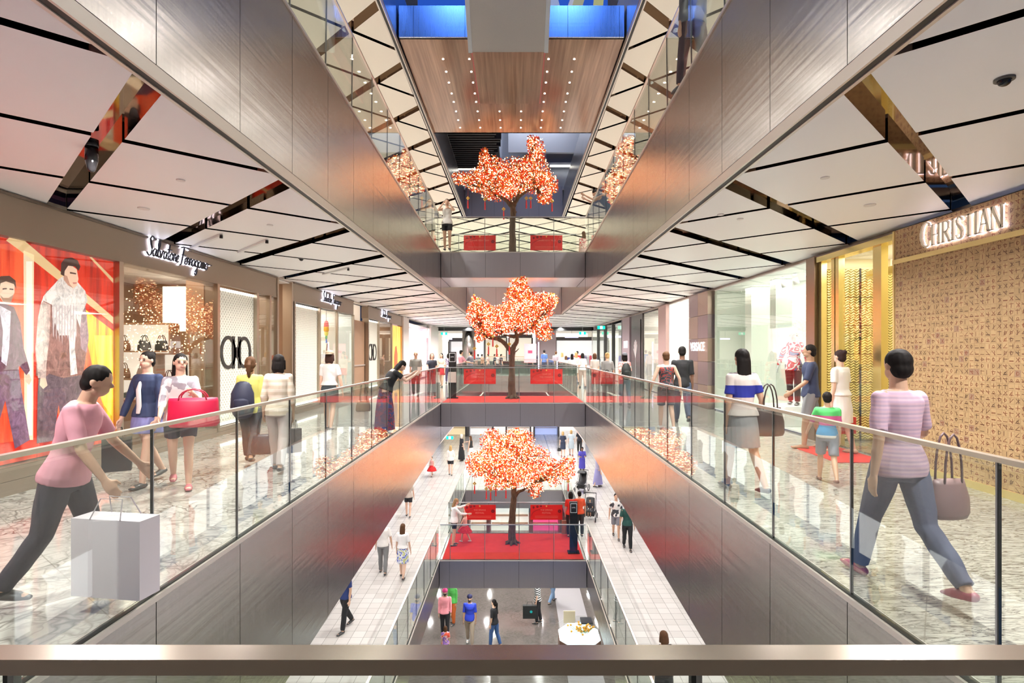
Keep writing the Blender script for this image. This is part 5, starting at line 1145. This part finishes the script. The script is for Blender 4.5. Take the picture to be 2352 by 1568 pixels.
p = person(G(757, 988, 0), 1.74, 5, 'woman in a white tee, dark skirt and tan cap walking away', (.78, .72, .70), (.04, .05, .06), (.05, .02, .015), 'bob', 'l', 'f', 'skirt', st=.25, sleeve=.35, vox=MID, skh=.36, hat=((.36, .26, .18), -1), armR=(-.1, .2, .2), hem=.57)
p = person(GY(872, 11.0, 0)+V((.1, 0, 0)), 1.66, -62, 'woman in black with long hair leaning on the left handrail over her phone', (.012, .012, .014), patterned('dark_floral', [(.05, .04, .09), (.25, .03, .04), (.04, .05, .16)], 14), HK, 'long', 'l', 'f', 'long', st=.1, sleeve=.3, lean=.42, nod=.55, armL=(.75, .05, 1.2), armR=(.75, .05, 1.2), vox=MID, skh=.08, neck=False)
ph = tag(MB().box(-.035, .035, -.005, .005, -.07, .07).build('phone', mat((.75, .6, .5), .3), loc=(p['hL']+p['hR'])/2+V((.02, 0, .03))), 'phone held over the handrail by the woman in black', 'phone')
bag_at(GY(866, 11.0, 0)+V((-.25, -.1, 1.12)), (.30, .20, .12), 'tan handbag at the side of the woman in black', .3, .22, .12, .5, .4)
person(G(955, 910, 0), 1.72, 186, 'balding man in a grey polo and dark trousers facing the viewer', (.16, .15, .13), (.02, .02, .025), HK, 'bald', 'm', 'm', st=.12, sleeve=.42, vox=MID, face=True, hem=.52)
person(G(992, 908, 0), 1.66, 205, 'woman in a black v neck top with wind blown grey brown hair', (.02, .025, .04), (.10, .12, .14), (.16, .11, .08), 'bob', 'l', 'f', st=.15, sleeve=.3, vox=MID, armR=(.5, .3, .9))
p = person(G(1014, 888, 0), 1.66, 170, 'long haired woman in a cream blouse and red skirt beside the totem', (.72, .62, .52), (.55, .02, .03), HK, 'long', 'l', 'f', 'skirt', st=.3, vox=MID, skh=.36)
person(G(1030, 880, 0), 1.62, 20, 'person in a violet dotted top partly hidden behind the black totem', patterned('dots', [(.12, .08, .2), (.7, .65, .7)], 22), (.1, .06, .16), HK, 'bob', 'a', 'f', st=.2, vox=FARV)
# -- viewer's floor, right
p = person(GY(2065, 3.9, 0), 1.76, 6, 'short haired woman in a lavender striped top and jeans, nearest on the right', striped('lavender', [(.62, .42, .50), (.55, .38, .50), (.66, .46, .54), (.50, .36, .46)], .055), (.11, .12, .19), HK, 'short', 'a', 'f', st=.42, sleeve=.42, hem=.49, vox=NEAR, armR=(.25, .25, .9), armL=(-.25, .12, .3), shoe=(.35, .05, .08))
bag_at(p['TR'](.0, 0, .5) and (p['M'] @ V((.34, -.05, 1.12))), (.28, .17, .17), 'mauve leather shoulder bag on the right side of the woman in lavender stripes', .34, .27, .15, .2, .34)
p = person(G(1965, 1040, 0)+V((-.25, .0, 0)), 1.74, 25, 'woman dressed in white at the golden boutique doorway', (.82, .78, .74), (.80, .74, .70), (.04, .02, .02), 'bun', 'l', 'f', 'skirt', st=.15, sleeve=.35, vox=MID, skh=.30, shoe=(.5, .3, .2))
paper_bag(p['hR']+V((0, 0, .02)), (.60, .05, .04), 'red paper bag held by the woman in white', .32, .28, .12, .1)
person(G(1900, 1108, 0), 1.20, -20, 'small child in a bright multicoloured tee and grey shorts', striped('child_tee', [(.08, .28, .5), (.55, .1, .25), (.1, .55, .15), (.75, .75, .75), (.78, .76, .74)], .62), (.25, .27, .32), HK, 'short', 'a', 'm', 'shorts', st=.35, vox=MID, skh=.3, armL=(.3, .2, .5), shoe=(.2, .1, .08))
person(G(1862, 1030, 0), 1.84, 65, 'tall man in a navy tee and grey shorts beside the mannequin window', (.03, .04, .09), (.22, .22, .23), HK, 'short', 'm', 'm', 'shorts', st=.2, vox=MID, skh=.3, armL=(.3, .1, .6), shoe=(.3, .15, .08))
p = person(G(1705, 1128, 0), 1.76, 10, 'long haired woman in a white top with a blue band and a grey skirt', striped('band_top', [(.68, .56, .52), (.02, .03, .30), (.70, .62, .58), (.10, .06, .10), (.70, .62, .58), (.12, .08, .1), (.7, .62, .58)], 1.0), (.30, .29, .30), HK, 'long', 'a', 'f', 'skirt', st=.3, sleeve=.35, vox=NEAR, skh=.33, armR=(-.2, .15, .4), hem=.54)
bag_at(p['M'] @ V((.30, -.08, 1.32)), (.09, .055, .05), 'dark brown shoulder bag on the woman with the blue banded top', .4, .34, .16, .1, .3)
person(G(1530, 985, 0), 1.72, 4, 'man in a patterned black and red tank top and dark shorts', patterned('tank', [(.04, .04, .05), (.35, .05, .04), (.08, .09, .11), (.03, .03, .03)], 12), (.04, .05, .07), HB, 'short', 'l', 'm', 'shorts', st=.2, sleeve=None, vox=MID, skh=.3, armL=(0, .28, .3), armR=(-.1, .35, .4), hem=.5, neck=False, shoe=(.7, .7, .7))
person(G(1567, 975, 0), 1.90, -12, 'tall man in a black shirt striding away beside the bright window', (.012, .012, .014), (.05, .07, .12), HK, 'short', 'd', 'm', st=.5, sleeve=.45, vox=MID)
p = person(G(1435, 930, 0), 1.68, 2, 'person in a grey cap, pink floral top and blue jeans with a black backpack', patterned('pink_floral', [(.80, .70, .62), (.70, .18, .16), (.82, .74, .66)], 10), (.12, .20, .27), HK, 'bob', 'l', 'f', st=.25, vox=MID, hat=((.08, .08, .09), -1), hem=.49)
backpack(p, (.012, .014, .012), 'black backpack worn over the pink floral top', 0, 1.0, .66)
p = person(G(1395, 925, 0), 1.69, 2, 'blonde woman in a grey tee carrying a black bag on her back', (.24, .23, .22), (.06, .07, .08), HBL, 'bun', 'l', 'f', st=.2, vox=MID, armR=(.1, .15, .3))
bag_at(p['M'] @ V((-.05, -.2, 1.12)), (.01, .01, .012), 'black shoulder bag behind the blonde woman in grey', .42, .24, .14, 0, .3)
FR = [(1366, 900, 1.66, 'brown haired woman in a loose pale grey blouse', (.48, .44, .40), HB, 'bob', 'f', (.1, .1, .1)), (1338, 890, 1.66, 'black haired woman in a plain white tee', (.85, .82, .80), HK, 'bob', 'f', (.6, .45, .4)),
      (1323, 880, 1.70, 'long blonde haired woman dressed in cream', (.80, .72, .66), HBL, 'long', 'f', (.75, .7, .65)), (1314, 886, 1.62, 'woman with long black hair and a white top', (.82, .76, .74), HK, 'long', 'f', (.03, .03, .04)),
      (1300, 878, 1.50, 'small girl in a pale peach tee', (.78, .64, .56), HB, 'bob', 'f', (.6, .5, .45)), (1291, 874, 1.70, 'blonde woman in white with a small black backpack', (.84, .78, .76), HBL, 'long', 'f', (.05, .05, .06)),
      (1277, 866, 1.76, 'man in a mauve grey tee', (.36, .30, .34), HB, 'short', 'm', (.1, .1, .12)), (1326, 866, 1.78, 'dark haired man in a red tee', (.6, .03, .03), HK, 'short', 'm', (.05, .05, .05))]
for (px, fy, H_, lab, c, hc_, hs_, sx, b) in FR:
    person(G(px, fy, 0), H_, random.Random(px).uniform(-10, 10), lab+' in the crowd by the tree', c, b, hc_, hs_, 'l', sx, 'skirt' if sx == 'f' and px % 2 else 'pants', st=.2, vox=FARV)
person(GY(1250, 39.9, 0), 1.85, 5, 'broad man in a blue shirt at the far balustrade', (.06, .12, .30), (.05, .06, .1), HK, 'short', 'a', 'm', st=.05, vox=FARV, sleeve=.45)
person(GY(1059, 27, 0)+V((0, 0, 0)), 1.80, -60, 'man in a pink tee talking at the left of the second opening', (.52, .22, .26), (.1, .1, .12), HK, 'short', 'a', 'm', st=.1, vox=FARV, armR=(.6, .2, .8))
person(GY(1081, 30, 0)+V((0, 0, 0)), 1.75, 60, 'man in a charcoal tee facing the man in pink', (.12, .11, .13), (.05, .05, .06), HK, 'short', 'a', 'm', st=.1, vox=FARV, armL=(.6, .2, .8))
for i, (px, c, y) in enumerate(((1098, (.1, .1, .11), 41.2), (1107, (.35, .2, .12), 41.6), (1121, (.5, .3, .25), 40.6), (1136, (.02, .02, .03), 41.0), (1142, (.6, .55, .5), 41.9), (1151, (.02, .02, .02), 40.8), (1217, (.5, .08, .05), 41.5), (1230, (.03, .03, .04), 41.0))):
    person(GY(px, y, 0), 1.55 if i < 6 else 1.7, [30, -40, 80, -80, 170, -60, 0, 10][i], ['person in dark grey', 'person in brown', 'person in dusty pink', 'person in black with dark hair', 'person in beige facing the viewer', 'person in a black jacket', 'man with a red tee', 'person in black with a bag'][i]+' by the cafe counter '+['left end', 'beside the left end', 'left of its middle', 'at its middle', 'behind its middle', 'near the black board', 'just right of the trunk', 'right of the poster board'][i], c, (.05, .05, .06), HK, 'short', 'a', 'm', st=.1, vox=FARV)
# -- floor below
LB = [(992, 1094, 1.12, 160, 'little girl in a red tutu skirt alone on the pale floor below', (.75, .35, .32), (.62, .01, .01), HB, 'bun', 'l', 'tutu', .3, .30), (1035, 1091, 1.70, 0, 'woman in a white blouse and black shorts on the floor below, walking away', (.82, .78, .72), (.015, .015, .02), HBL, 'long', 'l', 'shorts', .25, .42),
      (1060, 1058, 1.72, -60, 'white haired woman in a long black dress on the floor below', (.02, .02, .025), (.02, .02, .025), (.7, .66, .6), 'bob', 'l', 'long', .1, .06), (1081, 1062, 1.70, 60, 'dark haired woman in black top and white skirt facing the white haired woman', (.02, .02, .02), (.75, .72, .70), HB, 'long', 'a', 'skirt', .1, .28),
      (1293, 1048, 1.68, 5, 'woman in a dark dress with two bags at the far right of the floor below', (.03, .04, .08), (.03, .04, .08), HBL, 'bob', 'l', 'skirt', .15, .30), (1312, 1045, 1.72, -5, 'woman in a pale blue dress walking beside the dark dress', (.55, .64, .70), (.55, .64, .70), HBL, 'bob', 'l', 'skirt', .2, .27),
      (1331, 1040, 1.70, 175, 'person in black beside the steel wall at the far right below', (.02, .02, .03), (.02, .02, .02), HK, 'long', 'a', 'pants', .25, .3), (1337, 1092, 1.66, 178, 'woman in a violet blue dress looking down behind the black pushchair', (.07, .06, .42), (.07, .06, .42), HK, 'short', 'd', 'skirt', .05, .25),
      (1373, 1118, 1.66, -70, 'person in a grey violet long skirt half hidden by the steel edge', (.35, .32, .45), (.28, .26, .50), HK, 'long', 'a', 'long', .25, .1), (1311, 1232, 1.70, -5, 'black haired woman in a red top at the right of the lower bridge', (.62, .02, .01), (.01, .01, .012), HK, 'bob', 'a', 'pants', .05, .3),
      (1331, 1230, 1.70, 5, 'woman with tied hair in an orange red top beside the lower totem', (.68, .08, .02), (.02, .02, .02), HK, 'bun', 'a', 'pants', .05, .3), (1415, 1236, 1.70, 172, 'young man in a printed tee and grey shorts on the floor below', patterned('black_white', [(.05, .05, .06), (.78, .75, .72), (.78, .75, .72)], 5), (.22, .23, .27), HK, 'short', 'a', 'shorts', .3, .3),
      (1441, 1262, 1.75, 175, 'man in a dark green shirt cut by the right steel edge', (.01, .06, .05), (.012, .012, .015), HK, 'short', 'm', 'pants', .25, .3), (938, 1186, 1.66, 5, 'woman in black shorts half hidden by the left steel edge', (.55, .48, .42), (.015, .015, .02), HB, 'short', 'l', 'shorts', .25, .42),
      (880, 1316, 1.74, 5, 'man in a white tee and grey trousers holding hands on the floor below', (.76, .72, .68), (.20, .20, .20), HK, 'short', 'a', 'pants', .2, .3), (925, 1326, 1.68, -5, 'long haired woman in white with a blue floral skirt', (.82, .78, .76), patterned('blue_floral', [(.78, .78, .82), (.08, .12, .45), (.75, .75, .8), (.5, .5, .2)], 9), HB, 'long', 'l', 'skirt', .25, .30),
      (793, 1446, 1.66, 150, 'person in navy and black cut by the near left steel edge', (.02, .04, .16), (.012, .012, .014), HK, 'short', 'a', 'pants', .3, .3), (1525, 1600, 1.66, 20, 'dark haired woman seen from above just beyond the near handrail', (.02, .012, .012), (.03, .03, .03), HB, 'bob', 'l', 'pants', .2, .3)]
pp = {}
for (px, fy, H_, yw, lab, c, b, hc_, hs_, sk_, bk_, st_, skh_) in LB:
    Y_ = None
    base = G(px, fy, -1) if px != 1525 else GY(1525, 10.3, -1)
    pp[px] = person(base, H_, yw, lab, c, b, hc_, hs_, sk_, 'm' if 'man in' in lab and 'wo' not in lab or 'young man' in lab else 'f', bk_, st=st_, vox=FARV if fy < 1100 else .014, skh=skh_, nod=.4 if px == 1337 else 0,
                    armL=(.5, .1, 1.2) if px in (1337, 1060) else (0, .05, .2), armR=(.5, .1, 1.2) if px in (1337,) else (0, .12, .2), sleeve=None if px in (992, 1081) else .95 if px == 1035 else .4)
bag_at(pp[1293]['hL'], (.03, .03, .03), 'dark handbag held by the woman in the dark dress far below', .3, .22, .12)
paper_bag(pp[1311]['hL']+V((0, 0, .02)), (.3, .12, .08), 'brown bag hanging beside the black haired woman in red', .24, .5, .1, .2)
p = person(G(1043, 1252, -1), 1.70, -70, 'mother in a white jumper and black shorts holding up her hand to a dancing girl', (.85, .83, .80), (.015, .015, .02), (.30, .17, .08), 'long', 'l', 'f', 'shorts', st=.08, vox=.013, sleeve=.95, skh=.42, nod=.35, armL=(1.3, .1, .5), armR=(.8, .1, .7), face=True)
person(G(1068, 1244, -1), 1.08, 60, 'dancing little girl in a red tutu on the lower red carpet', (.72, .40, .36), (.62, .01, .02), (.42, .25, .12), 'bun', 'l', 'f', 'tutu', st=.3, vox=.012, sleeve=None, skh=.36, armR=(2.6, .1, .2), armL=(.3, .5, .2), shoe=(.75, .75, .75))
# pushchairs
def pushchair(loc, rz, lab, s=1, child=None, big=True):
    o = thing('pushchair', loc, lab, 'pushchair', None, rz); B = mat((.015, .015, .018), .5); MT = mat((.45, .45, .46), .25, .9)
    for x in (-.26, .26):
        for y, r in ((-.32, .15 if big else .09), (.34, .11 if big else .09)):
            w = MB(); n = 18
            vs = []; w.tube([(x+ (.02 if x > 0 else -.02)*0, y+r*cos(2*pi*k/n), r+r*sin(2*pi*k/n)) for k in range(n+1)], [.02], 6); wh = w.build('wheel', B, o, True)
            h_ = MB(); [h_.tube([(x, y, r), (x, y+r*cos(a), r+r*sin(a))], [.006], 5) for a in (0, 1.25, 2.5, 3.75, 5)]; h_.build('spokes', MT, wh)
        MB().tube([(x, .34, .12), (x*.9, 0, .45), (x*.85, -.38, 1.0)], [.014], 6).tube([(x, -.32, .14), (x*.9, .02, .5)], [.014], 6).tube([(x*.9, .0, .45), (x*.9, .3, .42)], [.012], 6).build('frame', MT if big else B, o, True)
    MB().tube([(-.22, -.38, 1.0), (.22, -.38, 1.0)], [.018], 8).build('handle_bar', B, o, True)
    MB().tube([(0, .34, .42), (0, .12, .40), (0, -.10, .46), (0, -.24, .82)], [(.17, .04), (.20, .06), (.20, .07), (.18, .04)], 12).build('seat', B, o, True)
    if big: MB().tube([(0, -.26, .82), (0, -.10, .98), (0, .12, .92)], [(.2, .03), (.22, .05), (.2, .02)], 12).build('canopy', B, o, True)
    MB().box(-.2, .2, -.2, .2, .18, .30).build('basket', mat((.05, .05, .05), .8), o)
pushchair(G(1336, 1128, -1), 2.7, 'black pushchair with a hood in front of the woman in violet blue')
pushchair(G(1355, 1192, -1), 2.9, 'light folding pushchair with a seated child beside the lower bridge', big=False)
b0 = G(1355, 1192, -1); person(b0+V((.0, 0, .14)), .92, 165, 'toddler in a dark tee sitting in the folding pushchair', (.03, .03, .04), (.3, .3, .3), HK, 'short', 'a', 'm', 'shorts', st=0, sit=True, vox=.012, skh=.3)
# -- ground floor
person(G(1022, 1462, -2), 1.78, 185, 'bearded man with a pink turban and a pink shirt on the ground floor', (.82, .30, .34), (.015, .015, .018), (.80, .08, .28), 'turban', 'm', 'm', st=.15, vox=.013, sleeve=.95, beard=(.02, .015, .012), face=True)
person(G(1040, 1432, -2), 1.68, 150, 'person in green and orange clothes behind the man with the pink turban', (.08, .42, .08), (.55, .12, .02), HK, 'long', 'm', 'f', 'pants', st=.15, vox=.014, sleeve=.95)
person(G(1079, 1480, -2), 1.80, 178, 'man in a bright blue polo, beige trousers and a dark turban', (.015, .04, .42), (.42, .34, .26), (.02, .02, .06), 'turban', 'm', 'm', st=.2, vox=.013, beard=(.02, .015, .012), shoe=(.6, .6, .6))
person(G(1135, 1484, -2), 1.68, 60, 'dark haired woman in a black tee and blue jeans on the ground floor', (.015, .015, .02), (.05, .12, .30), HK, 'pony', 'a', 'f', 'pants', st=.2, vox=.013)
p = person(G(1235, 1430, -2), 1.74, 80, 'person in a striped top and black trousers carrying a black carrier bag', striped('bw_stripe', [(.7, .7, .7), (.03, .03, .03)], .08), (.012, .012, .015), HK, 'short', 'a', 'm', 'pants', st=.1, vox=.014)
paper_bag(p['hL']+V((-.22, -.1, .25)), (.012, .014, .014), 'black carrier bag with a round teal mark, held on the ground floor', .52, .48, .14, 0, (0, .35, .36))
person(G(1269, 1384, -2), 1.7, -40, 'person in pale blue jeans at the back of the ground floor', (.5, .5, .5), (.20, .32, .50), HK, 'short', 'a', 'm', 'pants', st=.35, vox=.014)
person(GY(1023, 18.3, -2), 1.20, 10, 'child in a pink and orange top just above the near handrail', patterned('pinkorange', [(.8, .1, .06), (.8, .5, .5), (.3, .15, .5)], 8), (.1, .1, .12), HB, 'bob', 'a', 'f', 'pants', st=.1, vox=.013)
# -- floor above
person(GY(1027, 17.75, 1)+V((0, 0, 0)), 1.68, 178, 'woman in a white vest and black shorts photographing from the upper bridge', (.70, .66, .62), (.012, .012, .014), HK, 'bun', 'a', 'f', 'shorts', st=.08, vox=.013, sleeve=None, skh=.42, armL=(1.2, .35, 2.0), armR=(1.2, .35, 2.0), shoe=(.05, .05, .05), neck=False)
person(GY(1368, 16.4, 1)+V((.45, 0, .06)), 1.74, 80, 'man in a dark teal shirt leaning on the upper right handrail over his phone', (.03, .07, .10), (.03, .03, .04), HK, 'short', 'a', 'm', 'pants', st=.05, vox=.013, lean=.6, nod=.4, armL=(1.0, 0, .9), armR=(1.0, 0, .9))
person(GY(1334, 22.4, 1)+V((.12, 0, 0)), 1.66, 20, 'long haired woman in a cream print top on the upper floor at the right', patterned('cream_print', [(.72, .6, .5), (.5, .1, .1), (.75, .65, .55)], 12), (.6, .45, .4), HB, 'long', 'l', 'f', 'skirt', st=.2, vox=.014)
person(GY(1592, 7.6, 1)+V((0, 0, .40)), 1.72, 20, 'dark haired person in grey behind the upper right glass, near the top of the picture', (.18, .18, .20), (.08, .05, .06), HK, 'bob', 'a', 'f', 'pants', st=.3, vox=.012, sleeve=.9)
# mannequin in the tall white window
mq = person((6.4, 12.35, .492), 1.72, 140, 'mannequin wearing a red and white jacket, dark leggings and boots in the tall white window', patterned('red_white', [(.80, .78, .76), (.65, .02, .03), (.82, .80, .78), (.6, .02, .04), (.1, .2, .4)], 5), (.045, .012, .015), (.8, .8, .8), 'short', 'l', 'f', 'pants', st=.12, vox=NEAR, sleeve=.95, hem=.46, shoe=(.05, .02, .02), armL=(0, .3, .3), armR=(0, .3, .3))
mq['o'].name = 'mannequin'; mq['o']['category'] = 'mannequin'
for ch in list(mq['o'].children):
    if ch.name.startswith('body'): ch.data.materials[0] = mat((.8, .8, .78), .3)
mp = thing('mannequin_plinth', (6.45, 12.35, .065), 'low white plinth under the mannequin', 'plinth'); MB().box(-.5, .5, -.5, .5, 0, .40).build('plinth_body', WHITE, mp); MB().box(-.48, .48, -.48, .48, .40, .425).build('plinth_top', WHITE, mp)
# jewellery counter on the ground floor
c0 = GY(1330, 18.6, -2); jc = thing('jewellery_counter', c0, 'glass topped lit display counter with orange flowers on the ground floor', 'counter')
hexp = lambda r, n=8: [(r*cos(2*pi*k/n+.39)*1.0, r*sin(2*pi*k/n+.39)*1.2) for k in range(n)]
MB().prism(hexp(.75), 2, 0, .72).build('counter_body', mat((.16, .08, .05), .3), jc); MB().prism(hexp(.74), 2, .72, .745).build('display_tray', mat((.8, .95, 1), .4, 0, .9), jc)
MB().prism(hexp(.75), 2, .98, .99).build('glass_top', SHOP, jc); MB().box(-.5, -.1, .3, .34, .99, 1.4).build('notice_board', mat((.45, .38, .26), .6), jc); MB().box(.1, .5, .2, .6, .99, 1.05).build('till', mat((.02, .02, .025), .4), jc)
fl = thing('flower_bouquet', c0+V((.1, -.35, .992)), 'yellow and orange flowers standing on the lit jewellery counter', 'flowers'); rnd = random.Random(4); mb = MB(); mg = MB()
for i in range(40):
    q = V((rnd.gauss(0, .2), rnd.gauss(0, .1), .06+rnd.random()*.22)); mb.ell(q, (.04, .04, .035), 7, 5); mg.tube([(q.x*.4, q.y*.4, 0), q], [.006], 4)
mb.build('petals', mat((.80, .42, .05), .6), fl, True); mg.build('stems', mat((.08, .2, .03), .6), fl)

# ------------------------------------------------------------------ melt each figure's shapes into one surface
for o_, vx, sm in REM:
    r_ = o_.modifiers.new('r', 'REMESH'); r_.mode = 'VOXEL'; r_.voxel_size = vx; r_.use_smooth_shade = True
    s_ = o_.modifiers.new('s', 'SMOOTH'); s_.factor = .5; s_.iterations = sm
bpy.context.view_layer.update(); dg = bpy.context.evaluated_depsgraph_get()
new = [(o_, bpy.data.meshes.new_from_object(o_.evaluated_get(dg))) for o_, vx, sm in REM]
for o_, me in new:
    ms = list(o_.data.materials); o_.modifiers.clear(); o_.data = me
    vs = me.vertices; nm = o_.name.split('.')[0]
    if nm in ('top', 'trousers', 'skirt', 'shorts', 'long_skirt', 'tutu', 'hair'):
        amp, fz, fx = {'hair': (.003, 12, 60), 'top': (.008, 11, 8), 'tutu': (.02, 6, 30)}.get(nm, (.007, 7, 14))
        co = np.empty(len(vs)*3, np.float32); nr = np.empty(len(vs)*3, np.float32); vs.foreach_get('co', co); me.vertex_normals.foreach_get('vector', nr)
        co = co.reshape(-1, 3); x, y, z = co.T; q = sum(map(ord, o_.name))*.7
        d_ = np.sin(x*fx*2+1.7*np.sin(y*fx*1.3+z*fz*.7+q)+q)*np.sin(z*fz*2.3+1.9*np.sin(x*fx*.9+y*fx*1.1)+q*.3)*.5+np.sin(y*fx*3.1+z*fz*1.3+q*1.7)*.25
        co = co+nr.reshape(-1, 3)*(d_*amp)[:, None]; vs.foreach_set('co', co.astype(np.float32).ravel()); me.update()
    if not me.materials: 
        for m_ in ms: me.materials.append(m_)
# lettering becomes plain mesh
for o_ in [o_ for o_ in bpy.data.objects if o_.type == 'FONT']:
    me = bpy.data.meshes.new_from_object(o_.evaluated_get(dg)); n_ = bpy.data.objects.new('letters', me); COL.objects.link(n_)
    n_.parent = o_.parent; n_.matrix_local = o_.matrix_local.copy(); nm_ = o_.name
    bpy.data.objects.remove(o_); n_.name = nm_
